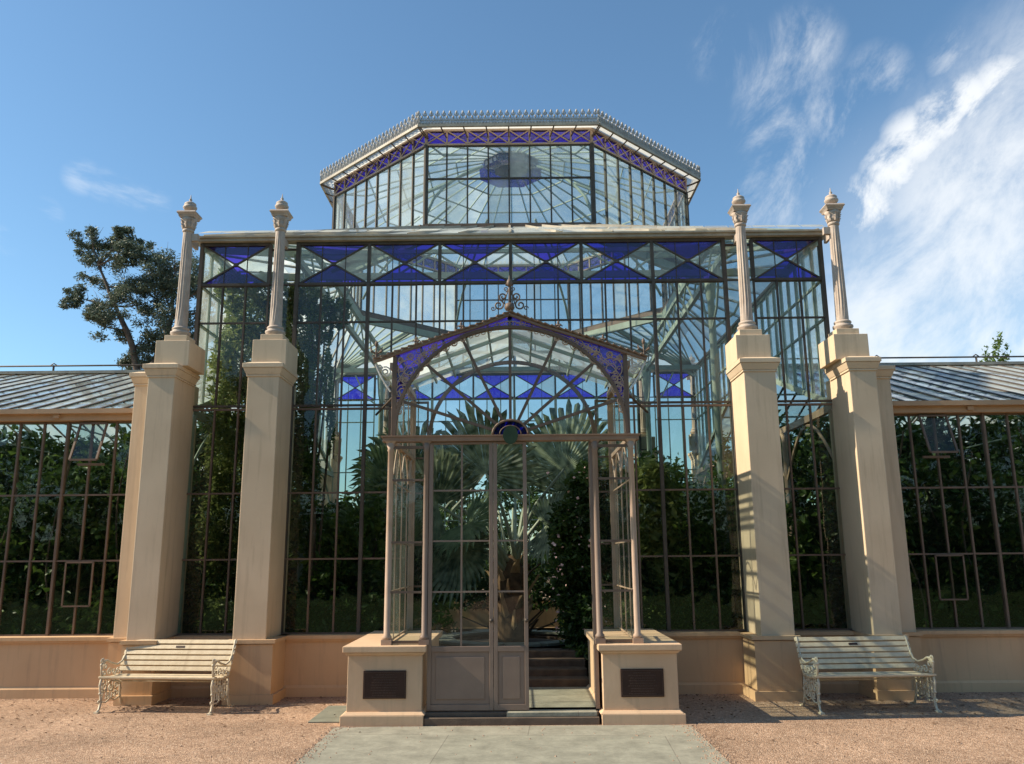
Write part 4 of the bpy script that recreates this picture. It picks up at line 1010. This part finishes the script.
# ------------------------------------------------------------------ benches
def make_bench():
    root = empty('bench')
    BW = 1.42
    # side profile in (y, z): y = 0 front, + towards the back
    for s in (-1, 1):
        x = s*(BW/2-.03); f = MB()
        T = lambda pts, r, n=6: f.tube([(x, y, z) for y, z in pts], r, n)
        def sp(cy_, cz_, r, a0, turns, d, th=.008):
            T([(cy_+r*(1-.8*t)*math.cos(a0+d*2*PI*turns*t), cz_+r*(1-.8*t)*math.sin(a0+d*2*PI*turns*t)) for t in np.linspace(0, 1, 18)], th, 5)
        T([(-.035,.01),(0,.03),(.03,.12),(.005,.22),(-.015,.32),(.0,.40)], [.018,.014,.016,.013,.015,.014])      # front leg
        T([(.50,.01),(.46,.03),(.41,.13),(.40,.24),(.385,.36)], [.018,.014,.015,.013,.014])                       # rear leg
        T([(0,.40),(.10,.385),(.25,.372),(.385,.37)], .014)                                                       # seat rail
        T([(.385,.37),(.43,.50),(.475,.65),(.53,.79),(.545,.805)], [.014,.014,.013,.013,.016])                   # back stile
        T([(.47,.64),(.40,.555),(.30,.53),(.18,.56),(.09,.60),(.02,.60),(-.02,.56),(-.01,.50),(.0,.40)], [.012,.012,.012,.013,.014,.018,.016,.013,.012])  # arm
        T([(.03,.12),(.12,.10),(.21,.14),(.30,.10),(.41,.13)], .010)                                             # stretcher
        for cy_, cz_, r, a0, d in ((.06,.54,.045,1.5,1),(.05,.45,.04,4.5,-1),(.15,.46,.05,0,1),(.25,.44,.045,3,-1),(.33,.45,.04,1,1),
                                   (.08,.29,.06,1.5,1),(.20,.27,.055,0,-1),(.31,.28,.055,3,1),(.14,.185,.045,4,1),(.26,.18,.045,1,-1),(.34,.19,.035,2,1),
                                   (.035,.22,.035,0,1),(.0,.60,.035,2,1),(-.015,.13,.022,1,-1),(.37,.30,.03,0,1)):
            sp(cy_, cz_, r, a0, 1.3, d)
        for y in (.06,.12,.19,.25,.32): T([(y,.38),(y+random.uniform(-.02,.02),.14)], .007, 5)
        for y, z in ((.0,.62),(-.02,.56),(.02,.33),(.11,.24),(.23,.23),(.0,.22),(.05,.40),(.41,.22),(.17,.33),(.28,.34)): f.ball((x, y, z), .020, 6, 5)
        f.box(x-.025, x+.025, -.06, .0, 0, .018); f.box(x-.025, x+.025, .48, .53, 0, .018)
        f.build('bench_end', 'bench_iron', root)
    for i in range(5):                        # seat slats
        y = .012+i*.077; z = .412-.018*math.sin(PI*min(i/4, 1)) - .004*i; m = MB()
        m.box(-BW/2, BW/2, y-.031, y+.031, z-.013, z+.013)
        o = m.build('seat_slat', 'white_slats', root, bevel=.006)
    for i in range(6):                        # back slats, leaning back
        t = i/5; y = .398+.135*t; z = .465+.315*t; m = MB(); a = R(-20-2*i)
        m.box(-BW/2+.005, BW/2-.005, -.011, .011, -.027, .027); o = m.build('back_slat', 'white_slats', root, bevel=.005)
        o.location = (0, y, z); o.rotation_euler = (a, 0, 0)
        if i == 4:
            q = MB(); q.box(-.055, .055, -.0155, -.0112, -.012, .013); q.build('brass_plate', 'plaque', o)
    m = MB(); m.tube([(-BW/2+.03,.20,.345),(BW/2-.03,.20,.345)], .010, 6); m.build('cross_rod', 'bench_iron', root)
    return root
b1 = make_bench(); b2 = copy_tree(b1)
b1.location = (-4.07, 9.98, 0); b1.rotation_euler = (0, 0, R(-6)); b1.scale = (.99, 1, .935)
b2.location = (4.02, 9.74, 0); b2.rotation_euler = (0, 0, R(3.5)); b2.scale = (.965, 1, .935)
tag(b1, 'cream slatted bench with ornate iron ends standing in full sun left of the doorway', 'bench', 'garden benches against the glasshouse')
tag(b2, 'cream slatted bench dappled with shadow right of the doorway', 'bench', 'garden benches against the glasshouse')

# ------------------------------------------------------------------ plants
def leaves(name, mat, parent, P, size, asp=.42, up=.3, droop=0.0, fold=.25):
    """P: n x 3 positions; each leaf a folded diamond"""
    P = np.asarray(P, float); n = len(P)
    d = rng.normal(size=(n, 3)); d[:, 2] = d[:, 2]*.7 + up - droop; d /= np.linalg.norm(d, axis=1)[:, None]
    q = rng.normal(size=(n, 3)); b = np.cross(d, q); b /= np.linalg.norm(b, axis=1)[:, None]+1e-9
    c = np.cross(d, b)
    s_ = size*rng.uniform(.6, 1.35, n)[:, None]
    v = np.empty((n, 4, 3)); v[:, 0] = P - d*s_*.5; v[:, 2] = P + d*s_*.5
    v[:, 1] = P + b*s_*asp*.5 + c*s_*fold*asp; v[:, 3] = P - b*s_*asp*.5 + c*s_*fold*asp
    idx = np.arange(n)[:, None]*4
    f = np.concatenate([idx+np.array([[0, 1, 2]]), idx+np.array([[0, 2, 3]])], axis=1).reshape(-1, 3)
    me = bpy.data.meshes.new(name)
    me.vertices.add(n*4); me.vertices.foreach_set('co', v.reshape(-1).astype(np.float32))
    me.loops.add(len(f)*3); me.loops.foreach_set('vertex_index', f.reshape(-1).astype(np.int32))
    me.polygons.add(len(f)); me.polygons.foreach_set('loop_start', (np.arange(len(f))*3).astype(np.int32))
    me.polygons.foreach_set('loop_total', np.full(len(f), 3, np.int32))
    me.update(calc_edges=True); me.materials.append(M[mat])
    o = bpy.data.objects.new(name, me); C.objects.link(o)
    if parent: o.parent = parent
    return o
def clump_points(cs, n_each, jitter=.35):
    """points in little twig clusters inside ellipsoids (centre, radii)"""
    out = []
    for (c, r), n in zip(cs, n_each):
        tw = max(6, n//14)
        d = rng.normal(size=(tw, 3)); d /= np.linalg.norm(d, axis=1)[:, None]
        rad = rng.uniform(.35, 1, tw)**.5
        t = d*rad[:, None]*np.array(r)+np.array(c)
        k = rng.integers(0, tw, n)
        out.append(t[k] + rng.normal(size=(n, 3))*np.array(r)*jitter*.32)
    return np.concatenate(out)
def shrub(name, label, cat, base, blobs, n, size, mat, stems=6, group=None, zmin=.1, asp=.42, droop=0, box=None, **k):
    root = empty(name, base); tag(root, label, cat, group)
    vol = np.array([b[1][0]*b[1][1]*b[1][2] for b in blobs])**.66; vol = vol/vol.sum()
    P = clump_points(blobs, [max(30, int(n*v)) for v in vol])
    if box:
        x0, x1, y0, y1 = box; P = P[(P[:, 0] > x0) & (P[:, 0] < x1) & (P[:, 1] > y0) & (P[:, 1] < y1)]
    P = P[P[:, 2] > zmin] - np.array(base)
    leaves('foliage', mat, root, P, size, asp, droop=droop, **k)
    m = MB()
    for c, r in blobs[:stems*2]:
        c = Vector(c)-Vector(base); a = Vector((random.uniform(-.12, .12), random.uniform(-.1, .1), 0))
        mid = a.lerp(c, .5)+Vector((random.uniform(-.12, .12), random.uniform(-.1, .1), 0))
        m.tube([a, mid, c, c+Vector((random.uniform(-.2,.2), 0, r[2]*.5))], [.028, .02, .013, .005], 5)
    m.build('stem', 'bark', root)
    return root

# left: tall weeping fig pressed against the glass, with hanging curtains of small leaves
bl = []
for x, y, z, rx, ry, rz_ in ((-3.9,12.1,5.25,.45,.5,.40),(-4.0,12.0,4.6,.40,.5,.5),(-3.75,12.2,3.9,.5,.5,.6),(-3.9,12.2,3.0,.5,.5,.7),(-3.8,12.2,1.9,.5,.5,.8),(-3.9,12.1,.9,.5,.5,.6),
                            (-3.30,12.0,4.9,.22,.4,.75),(-3.2,12.1,3.8,.25,.4,.8),(-3.25,12.1,2.7,.25,.4,.8),(-3.15,12.0,5.6,.25,.3,.25),(-4.15,11.8,5.65,.25,.35,.25),(-4.2,11.8,4.3,.2,.35,.6),(-4.2,11.8,3.2,.2,.35,.6),(-4.2,11.8,2.1,.2,.35,.6),(-3.6,11.8,5.6,.3,.35,.25)):
    bl.append(((x, y, z), (rx, ry, rz_)))
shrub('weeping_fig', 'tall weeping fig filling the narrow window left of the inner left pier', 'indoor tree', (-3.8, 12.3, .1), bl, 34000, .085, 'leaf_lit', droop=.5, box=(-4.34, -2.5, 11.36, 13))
bl = [((-2.95,11.9,5.0),(.14,.2,.55)),((-2.75,11.9,5.15),(.14,.2,.4)),((-2.55,11.95,5.3),(.14,.2,.25)),((-2.9,11.9,4.1),(.13,.2,.6)),((-2.95,11.9,3.3),(.14,.2,.5)),((-2.7,11.9,4.3),(.06,.15,.5)),((-2.85,11.9,2.8),(.12,.15,.4)),((-2.62,11.9,3.7),(.05,.12,.5))]
shrub('hanging_creeper', 'dark creeper hanging in strands inside the glass right of the inner left pier', 'creeper', (-2.9, 12.0, .1), bl, 7500, .07, 'leaf_mid', stems=3, droop=.7, box=(-3.05, -2.1, 11.36, 13))
# bushes behind the lower panes
def bush(x0, x1, y, h, n, size, mat, name, label, cat, lumps=9, zl=0, group=None, depth=.7, **k):
    bl = []
    for i in range(lumps):
        t = (i+.5)/lumps; x = x0+(x1-x0)*t; hh = h*random.uniform(.78, 1.0)
        bl.append(((x, y+random.uniform(-.2,.3), hh*.72), ((x1-x0)/lumps*1.2, depth*.6, hh*.30)))
        bl.append(((x+random.uniform(-.1,.1), y+random.uniform(-.2,.2), hh*.30), ((x1-x0)/lumps*1.3, depth*.7, hh*.33)))
    return shrub(name, label, cat, ((x0+x1)/2, y, .05), bl, n, size, mat, group=group, **k)
bush(-3.0, -1.9, 12.25, 2.75, 8000, .13, 'leaf_mid', 'shrub', 'dark leafy shrub behind the window left of the porch', 'shrub', 5, box=(-3.2, -1.3, 11.4, 14))
bush(-4.3, -3.4, 11.8, 1.2, 3000, .10, 'leaf_dark', 'shrub', 'low dark shrub at the foot of the weeping fig', 'shrub', 3, box=(-4.34, -3.1, 11.4, 13))
bush(1.45, 2.35, 12.15, 3.35, 8000, .16, 'leaf_lit', 'shrub', 'leafy shrub behind the window just right of the porch', 'shrub', 4, box=(1.4, 2.7, 11.4, 14))
bush(2.35, 3.35, 12.35, 3.4, 9000, .10, 'leaf_mid', 'shrub', 'tall shrub beside the inner right pier behind glass', 'shrub', 4, box=(2.2, 3.5, 11.4, 14))
bush(3.5, 4.3, 12.2, 2.45, 5500, .17, 'leaf_mid', 'shrub', 'dark shrub in the narrow window right of the inner right pier', 'shrub', 4, box=(3.3, 4.35, 11.4, 14))
# deep planting further in, so the lower panes stay dark
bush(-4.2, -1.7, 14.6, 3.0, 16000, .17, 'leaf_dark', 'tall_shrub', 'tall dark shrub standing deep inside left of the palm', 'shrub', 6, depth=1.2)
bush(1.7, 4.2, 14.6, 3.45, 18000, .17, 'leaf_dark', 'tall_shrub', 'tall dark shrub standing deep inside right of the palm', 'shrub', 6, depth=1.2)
bush(-4.2, -1.6, 18.6, 2.2, 9000, .17, 'leaf_mid', 'tall_shrub', 'green shrub by the rear wall on the left', 'shrub', 5, depth=1)
bush(1.4, 4.2, 18.6, 2.4, 9000, .17, 'leaf_mid', 'tall_shrub', 'green shrub by the rear wall on the right', 'shrub', 5, depth=1)
# wings
for s, side in ((-1, 'left'), (1, 'right')):
    for i, (a, b, h, mt, what, nn) in enumerate(((4.75, 5.9, 3.35, 'leaf_mid' if s < 0 else 'leaf_dark', 'next to the outer pier', 13000), (5.9, 7.3, 3.45, 'leaf_dark', 'near the edge of the photo', 14000), (7.3, 9.0, 3.2, 'leaf_mid', 'beyond the edge of the photo', 6000))):
        x0, x1 = sorted((s*a, s*b))
        bush(x0, x1, 12.35, h, nn, .135, mt, 'wing_shrub', f'tall shrub filling the {side} wing windows {what}', 'shrub', 5, group=f'shrubs in the {side} wing', box=(min(s*4.45, s*11), max(s*4.45, s*11), 11.45, 14.5), depth=.9)
    bl = []
    for i in range(9):
        bl.append(((s*(4.9+i*.65), 15.8+random.uniform(-.5,.5), 2.9+random.uniform(-.2,.4)), (.6, .9, 1.2))); bl.append(((s*(5.0+i*.65), 15.6+random.uniform(-.5,.5), 1.3), (.6, .9, 1.2)))
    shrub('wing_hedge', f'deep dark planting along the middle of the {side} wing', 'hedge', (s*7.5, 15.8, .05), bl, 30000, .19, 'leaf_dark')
for s, side in ((-1, 'left'), (1, 'right')):
    x0, x1 = sorted((s*4.6, s*8.4))
    bush(x0, x1, 11.95, 1.9, 11000, .12, 'leaf_dark', 'border_planting', f'low dark border of leaves along the foot of the {side} wing windows', 'border plants', 7, box=(min(s*4.45, s*11), max(s*4.45, s*11), 11.45, 14.5), depth=.6)
bush(-3.2, -1.4, 11.85, 1.6, 6000, .11, 'leaf_dark', 'border_planting', 'low dark leaves at the foot of the window left of the porch', 'border plants', 6, box=(-3.3, -1.4, 11.4, 14), depth=.6)
bush(1.4, 3.2, 11.85, 1.7, 6000, .11, 'leaf_dark', 'border_planting', 'low dark leaves at the foot of the window right of the porch', 'border plants', 6, box=(1.4, 3.3, 11.4, 14), depth=.6)
for s, side in ((-1, 'left'), (1, 'right')):
    for i, (xv, hv) in enumerate(((5.45, 3.3), (6.35, 3.0), (7.1, 3.4))):
        root = empty('climbing_vine', (s*xv, 11.75, .1)); tag(root, ('bright broad-leaved vine behind the %s wing panes, ' % side)+('nearest the outer pier', 'second from the pier', 'at the edge of the photo')[i], 'vine', f'climbing vines in the {side} wing')
        m = MB(); pts = [(.12*math.sin(z*2.1+i), .05*math.cos(z*3), z) for z in np.linspace(0, hv, 12)]; m.tube(pts, .014, 5); m.build('stem', 'bark', root)
        P = np.array([(p[0]+random.gauss(0, .10+.05*p[2]), p[1]+random.gauss(0, .07), p[2]+random.gauss(0, .12)) for p in pts[2:] for _ in range(13)])
        leaves('foliage', 'leaf_mid', root, P, .11, .7)
# flowering shrub seen through the open leaf
bl = [((1.12,12.35,2.75),(.32,.4,.35)),((.98,12.25,2.2),(.42,.45,.45)),((1.0,12.3,1.6),(.42,.45,.5)),((.98,12.2,.9),(.38,.4,.5)),((1.05,12.1,.45),(.35,.35,.4)),((.70,12.2,2.05),(.2,.3,.35)),((.72,12.15,1.35),(.16,.25,.4))]
fs = shrub('flowering_shrub', 'dark climbing shrub with small pale flowers seen through the open door leaf', 'shrub', (1.05, 12.35, .1), bl, 12500, .095, 'leaf_dark', box=(.42, 1.55, 11.3, 13.2))
P = np.array([(.62+random.gauss(0, .05), 11.85+random.gauss(0, .06), z) for z in rng.uniform(.7, 2.0, 34)]+[(.95+random.gauss(0,.2), 11.8, z) for z in rng.uniform(.6, 3, 26)])-np.array((1.05, 12.35, .1))
leaves('blossom', 'petal', fs, P, .045, .9)
P = np.array([(.5+random.gauss(0, .16), 11.95+random.gauss(0, .1), .13+abs(random.gauss(0, .07))) for _ in range(240)])
t = empty('ground_plant', (.5, 12, .1)); tag(t, 'small yellowish seedling clump at the foot of the stone planter', 'plant')
leaves('foliage', 'leaf_lit', t, P-np.array((.5, 12, .1)), .05)

# raised planter of stacked stone round the palm
pl = empty('stone_planter', (-.02, 13.55, 0)); tag(pl, 'low planter of stacked dark stones around the foot of the fan palm', 'planter')
m = MB()
for lv in range(5):
    nst = 13
    for j in range(nst):
        a0 = 2*PI*(j+.5*(lv % 2))/nst; rr = 1.10-.015*lv+random.uniform(-.03, .03); ww = 2*PI*rr/nst*random.uniform(.86, .97)
        c_ = Vector((rr*math.cos(a0), rr*math.sin(a0), .05+lv*.085)); tt = Vector((-math.sin(a0), math.cos(a0), 0)); rad = Vector((math.cos(a0), math.sin(a0), 0))
        m.bar(c_-tt*ww/2, c_+tt*ww/2, .24, random.uniform(.066, .078))
m.build('stone_ring', 'rock', pl, bevel=.012)
m = MB(); m.lathe([(.98, 0), (.98, .38), (.5, .42), (.001, .44)], (0, 0, 0), 24); m.build('soil_fill', 'soil', pl)
m = MB()
for j in range(13):
    a0 = 2*PI*j/13; rr = 1.08; c_ = Vector((rr*math.cos(a0), rr*math.sin(a0), .474)); tt = Vector((-math.sin(a0), math.cos(a0), 0)); m.bar(c_-tt*.25, c_+tt*.25, .30, .04)
m.build('coping', 'slab', pl, bevel=.008)

st = empty('stone_steps', (.45, 11, 0)); tag(st, 'dark rough stone steps rising inside the open door leaf', 'steps')
for i in range(4):
    m = MB(); m.box(-.52+.02*i, .50, .02+.27*i, .36+.27*i, .0, .20+.085*i); m.build('step', 'rock', st, bevel=.015)
# the fan palm
palm = empty('fan_palm', (-.03, 13.55, .40)); tag(palm, 'large blue-green fan palm with shaggy trunk in the centre behind the doors', 'palm')
m = MB(); m.lathe([(.25, 0), (.27, .12), (.24, .4), (.23, .7), (.24, .92), (.20, 1.1), (.10, 1.35)], (0, 0, 0), 18); m.build('trunk', 'palm_trunk', palm)
for i in range(26):                           # old leaf bases, split and curling out
    a = i*2.4; z = .10+i*.042; ca, sa = math.cos(a), math.sin(a); rr = .22
    m = MB(); w0 = random.uniform(.05, .085); ln = random.uniform(.20, .40)
    pts = [Vector((ca*rr, sa*rr, z)), Vector((ca*(rr+.07), sa*(rr+.07), z+ln*.45)), Vector((ca*(rr+.10+random.uniform(0,.14)), sa*(rr+.10+random.uniform(0,.14)), z+ln))]
    vs = []
    tt = Vector((-sa, ca, 0)); rd = Vector((ca, sa, 0))
    for p, ww in zip(pts, (w0, w0*.75, w0*.35)):
        vs += [p-tt*ww-rd*.01, p+rd*.03, p+tt*ww-rd*.01, p-rd*.005]
    fs_ = []
    for k in range(2):
        for j in range(4): fs_.append((k*4+j, k*4+(j+1) % 4, (k+1)*4+(j+1) % 4, (k+1)*4+j))
    fs_ += [(3,2,1,0), (8,9,10,11)]
    m.add(vs, fs_); m.build('leaf_base', 'palm_boot' if i % 3 else 'palm_trunk', palm)
def fan(hub, axis, normal, rad, mat='fan', segs=32, spread=270, par=None, origin=(0,0,1.0), base=(0,0,0)):
    """costapalmate leaf: pleated disc that splits into stiff pointed segments"""
    hub = Vector(hub)-Vector(base); ax = Vector(axis).normalized(); nn = Vector(normal); nn = (nn-ax*nn.dot(ax)).normalized(); bb = ax.cross(nn)
    m = MB()
    for i in range(segs):
        a0 = R(-spread/2+spread*i/segs); a1 = R(-spread/2+spread*(i+1)/segs); am = (a0+a1)/2
        ln = rad*(1-.28*(abs(am)/R(spread/2))**2)*random.uniform(.93, 1.06)
        D = lambda a: ax*math.cos(a)+bb*math.sin(a)
        cup = lambda r: nn*(.22*rad*(r/rad)**2)
        r1, r2 = ln*.66, ln*.84
        j = random.uniform(-.02, .02)
        rows = []
        dm = D(am)
        tip = hub+dm*ln+cup(ln)+Vector((0, 0, -random.uniform(.03, .16)*rad))+bb*j
        h0 = hub+cup(.04*rad)
        e0, e1 = hub+D(a0)*r1+cup(r1), hub+D(a1)*r1+cup(r1); mm_ = hub+dm*r1*1.0+cup(r1)+nn*.022*rad
        wh = (a1-a0)*.5*r1
        td = (ax*-math.sin(am)+bb*math.cos(am))
        f0, f1 = hub+dm*r2+cup(r2)-td*wh*.88, hub+dm*r2+cup(r2)+td*wh*.88; fm_ = hub+dm*r2+cup(r2)+nn*.018*rad
        b = [h0, e0, mm_, e1, f0, fm_, f1, tip]
        m.add(b, [(0,1,2), (0,2,3), (1,4,5,2), (2,5,6,3), (4,7,5), (5,7,6)])
    o = m.build('fan_leaf', mat, par)
    s_ = MB(); og = Vector(origin)
    mid = og.lerp(hub, .5)+Vector((0, 0, .12*(hub-og).length))
    s_.tube([og, og.lerp(mid, .5)+Vector((0,0,.04)), mid, hub.lerp(mid, .3), hub], [.045, .034, .026, .022, .018], 6)
    s_.build('leaf_stalk', 'petiole', o)
    return o
B = (-.03, 13.55, .40)
fans = [  # hub (world), axis, normal, radius
    ((-.42, 12.90, 2.98), (-.12, -.05, 1), (-.35, -1, .25), 1.15, 'fan'),
    ((.80, 13.05, 3.05), (.38, .1, .95), (-.45, -1, .35), 1.15, 'fan'),
    ((-1.15, 12.80, 2.50), (-.8, -.1, .45), (-.5, -1, .5), 1.0, 'fan'),
    ((-.70, 12.65, 2.20), (.25, -.35, -.1), (-.4, -1, .7), .80, 'fan2'),
    ((-.80, 12.65, 1.85), (-.1, -.2, -1), (-.6, -1, .1), .80, 'fan'),
    ((-1.6, 13.3, 2.95), (-.7, .1, .65), (-.5, -1, .3), 1.05, 'fan'),
    ((.95, 13.6, 2.65), (.7, .2, .5), (-.2, -1, .4), 1.0, 'fan'),
    ((.50, 12.80, 2.15), (.6, -.4, .1), (-.2, -1, .6), .72, 'fan'),
]
for hub, ax, nn, rad, mt in fans:
    fan(hub, ax, nn, rad, mt, par=palm, origin=(random.uniform(-.1,.1), random.uniform(-.1,.1), random.uniform(.95, 1.2)), base=B)
m = MB()
for i in range(9):                           # young upright stalks in the heart
    a = random.uniform(0, 2*PI); sp_ = random.uniform(.25, .75)
    m.tube([(.08*math.cos(a), .08*math.sin(a), .95), (.5*sp_*math.cos(a), .5*sp_*math.sin(a), 1.5), (sp_*math.cos(a), sp_*math.sin(a), 2.1)], [.04, .028, .016], 6)
m.build('stalk_cluster', 'petiole', palm)
# smaller palm left of the porch
p2 = empty('small_palm', (-1.9, 13.2, .1)); tag(p2, 'smaller green fan palm half hidden behind the left side of the porch', 'palm')
m = MB(); m.lathe([(.13, 0), (.15, .2), (.12, .9), (.09, 1.2)], (0, 0, 0), 12); m.build('trunk', 'palm_trunk', p2)
for hub, ax, nn, rad in (((-1.75, 12.8, 2.55), (-.1, -.2, 1), (.1, -1, .1), .62), ((-2.15, 12.8, 2.1), (-.8, -.2, .3), (0, -1, .3), .62), ((-1.65, 12.7, 1.9), (.5, -.4, .1), (.1, -1, .4), .55), ((-1.95, 12.9, 2.9), (-.3, 0, 1), (.2, -1, 0), .6)):
    fan(hub, ax, nn, rad, 'fan2', segs=34, par=p2, origin=(0, 0, 1.1), base=(-1.9, 13.2, .1))
# a pot and a pale post glimpsed through the doors
m = MB(); m.lathe([(.10,0),(.13,.02),(.16,.25),(.18,.28),(.18,.31),(.15,.31)], (0,0,0), 16); o = m.build('plant_pot', 'slab'); o.location = (-.62, 15.8, .1); tag(o, 'small grey pot on the rear path left of the palm trunk', 'pot')

# ------------------------------------------------------------------ trees outside
def limb(m, a, b, r0, r1, wig=.12, n=5):
    a = Vector(a); b = Vector(b); L_ = (b-a).length; pts = [a]
    for i in range(1, n): pts.append(a.lerp(b, i/n)+Vector((random.uniform(-1,1), random.uniform(-1,1), random.uniform(-.5,.5)))*wig*L_*.35)
    pts.append(b); m.tube(pts, [r0+(r1-r0)*i/n for i in range(n+1)], 6)
    return pts
gt = empty('gum_tree', (-10.9, 24.3, 0)); tag(gt, 'open-crowned gum tree standing behind the left wing', 'tree')
base = Vector((-10.9, 24.3, 0)); m = MB()
tips = [(-12.5,11.06,.55),(-12.98,10.62,.5),(-11.95,11.38,.35),(-12.9,11.35,.40),(-12.03,10.19,.6),(-11.19,10.02,.62),(-11.3,10.75,.38),(-10.7,10.55,.6),(-10.17,10.58,.65),(-9.75,9.95,.65),(-12.54,9.25,.42),(-13.0,9.41,.36),(-11.87,9.15,.55),(-10.96,9.07,.65),(-11.3,8.2,.45),(-10.36,8.54,.65),(-10.75,7.7,.6),(-11.84,7.75,.45),(-9.82,7.97,.65),(-9.3,8.8,.6),(-9.25,9.68,.55),(-10.23,9.45,.65),(-12.3,8.6,.45),(-11.6,9.5,.5),(-9.5,7.1,.6),(-10.6,6.8,.6),(-8.9,9.1,.5),(-8.8,7.9,.6),(-11.5,6.9,.45),(-10.6,9.9,.5),(-11.8,10.75,.45)]
limb(m, (0,0,0), (-.1,0,6.9), .30, .20, .05)
f1 = limb(m, (-.1,0,6.6), (-1.0,-.2,8.9), .13, .08); f2 = limb(m, (-.05,0,6.8), (.45,.1,9.0), .15, .08); f3 = limb(m, (-.1,0,6.3), (.9,.2,8.0), .10, .06)
f4 = limb(m, (-1.0,-.2,8.9), (-1.75,-.3,10.5), .07, .035)
nodes = [p for f in (f1, f2, f3, f4) for p in f[1:]]; blobs_ = []
for x, z, r in tips:
    y = random.uniform(-.9, .9); tpt = Vector((x+10.9, y, z)); nd = min(nodes, key=lambda q: (q-tpt).length+(.6 if q.z > tpt.z+.1 else 0))
    e = limb(m, nd, tpt, .035, .012, .2, 4)
    for k in range(5):
        st = e[random.randint(2, 4)]; limb(m, st, tpt+Vector((random.uniform(-1,1)*r, random.uniform(-1,1)*r, random.uniform(-.5,1)*r)), .010, .003, .2, 3)
    for k in range(9):
        blobs_.append(((x+10.9+random.uniform(-1.05,1.05)*r, y+random.uniform(-.9,.9)*r, z+random.uniform(-.95,.85)*r), (r*.36, r*.36, r*.24)))
m.build('trunk', 'bark', gt)
P = clump_points(blobs_, [190]*len(blobs_), 1.3); leaves('crown', 'leaf_gum', gt, P, .105, .32, droop=.5)
def tree(x, y, h, r, label, mat='leaf_mid', n=9000, size=.22, name='tree', group=None, th=.35, cat='tree'):
    root = empty(name, (x, y, 0)); tag(root, label, cat, group); m = MB()
    limb(m, (0,0,0), (random.uniform(-.2,.2), 0, h*.5), .045*h**.9*.6, .03*h**.9*.5, .05)
    bl = []
    nb = 16
    for i in range(nb):
        a = i*2.4; zz = h*(th+(1-th)*((i+.5)/nb)); rr = r*math.sin(PI*min(.95, .18+.72*(i+.5)/nb))*random.uniform(.45, .95)
        c = (rr*math.cos(a), rr*math.sin(a), zz); bl.append((c, (r*.36, r*.36, h*(1-th)*.15)))
        limb(m, (0, 0, h*th*.9+ (zz-h*th)*.4), c, .03*h*.2, .01, .15, 4)
    m.build('trunk', 'bark', root)
    leaves('crown', mat, root, clump_points(bl, [n//nb]*nb, .5), size, .4)
    return root
tree(24.3, 41, 11.55, 1.0, 'small tree top showing above the right wing roof', 'leaf_mid', 5000, .22)
for i, (x, y, h, r, what) in enumerate(((-15, 33, 4.6, 3.0, 'beyond the far end of the left wing'), (-8.5, 31, 4.2, 2.6, 'seen dimly through the left wing'), (-3.2, 32, 4.3, 2.4, 'seen through the panes left of the palm'), (2.8, 31, 4.0, 2.4, 'seen through the panes right of the palm'), (.1, 30, 4.6, 2.2, 'seen straight down the axis past the palm'), (8.5, 33, 4.6, 2.8, 'seen dimly through the right wing'), (15, 34, 5.0, 3.2, 'beyond the far end of the right wing'))):
    tree(x, y, h, r, f'rounded garden tree behind the glasshouse, {what}', 'leaf_mid' if i % 2 else 'leaf_dark', 7000, .22, 'garden_tree', 'garden trees behind the glasshouse', .12)
# the trees across the lawn that the panes mirror
places = ('far to the left', 'left of the drive', 'left of the lawn', 'left of the middle', 'straight across', 'right of the middle', 'right of the lawn', 'right of the drive', 'far to the right')
for i, (x, y, h, r) in enumerate(((-27, -19, 12, 5), (-20, -22, 11, 4.5), (-13.5, -19, 10.5, 4.4), (-7, -22, 9.5, 4), (-.5, -20, 8.5, 3.8), (6, -22, 9.5, 4.2), (13, -18, 11, 4.6), (20, -21, 12.5, 5), (27, -18, 12, 5))):
    tree(x, y, h, r, f'tall tree across the garden facing the glasshouse, {places[i]}', 'leaf_dark', 11000, .42, 'park_tree', 'trees across the garden', .12)
def hedge(x0, x1, y, h, dp, n, size, label):
    root = empty('hedge', ((x0+x1)/2, y, 0)); tag(root, label, 'hedge')
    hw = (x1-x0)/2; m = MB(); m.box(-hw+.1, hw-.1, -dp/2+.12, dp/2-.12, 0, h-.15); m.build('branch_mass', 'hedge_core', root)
    P = rng.uniform((-hw, -dp/2, .05), (hw, dp/2, h), (n, 3)); face = rng.integers(0, 3, n)
    P[face == 0, 1] = -dp/2+rng.normal(0, .05, (face == 0).sum()); P[face == 1, 1] = dp/2+rng.normal(0, .05, (face == 1).sum()); P[face == 2, 2] = h+rng.normal(0, .08, (face == 2).sum())
    P[:, 2] += .12*np.sin(P[:, 0]*1.7)
    leaves('foliage', 'leaf_dark', root, P, size, .5)
hedge(-40, 40, -24.5, 3.2, 1.6, 30000, .32, 'long clipped hedge added out of view to darken the reflections in the panes')  # unseen, added to keep bright horizon sky out of the pane reflections
hedge(-15, -1.0, 23.4, 2.3, 1.3, 16000, .16, 'dark hedge behind the rear wall left of the axis')
hedge(1.0, 15, 23.4, 2.3, 1.3, 16000, .16, 'dark hedge behind the rear wall right of the axis')
bush(-1.5, 1.5, 18.9, 1.9, 6000, .14, 'leaf_dark', 'shrub', 'low dark shrub against the rear wall directly behind the palm', 'shrub', 5, zmin=.6, depth=.6)
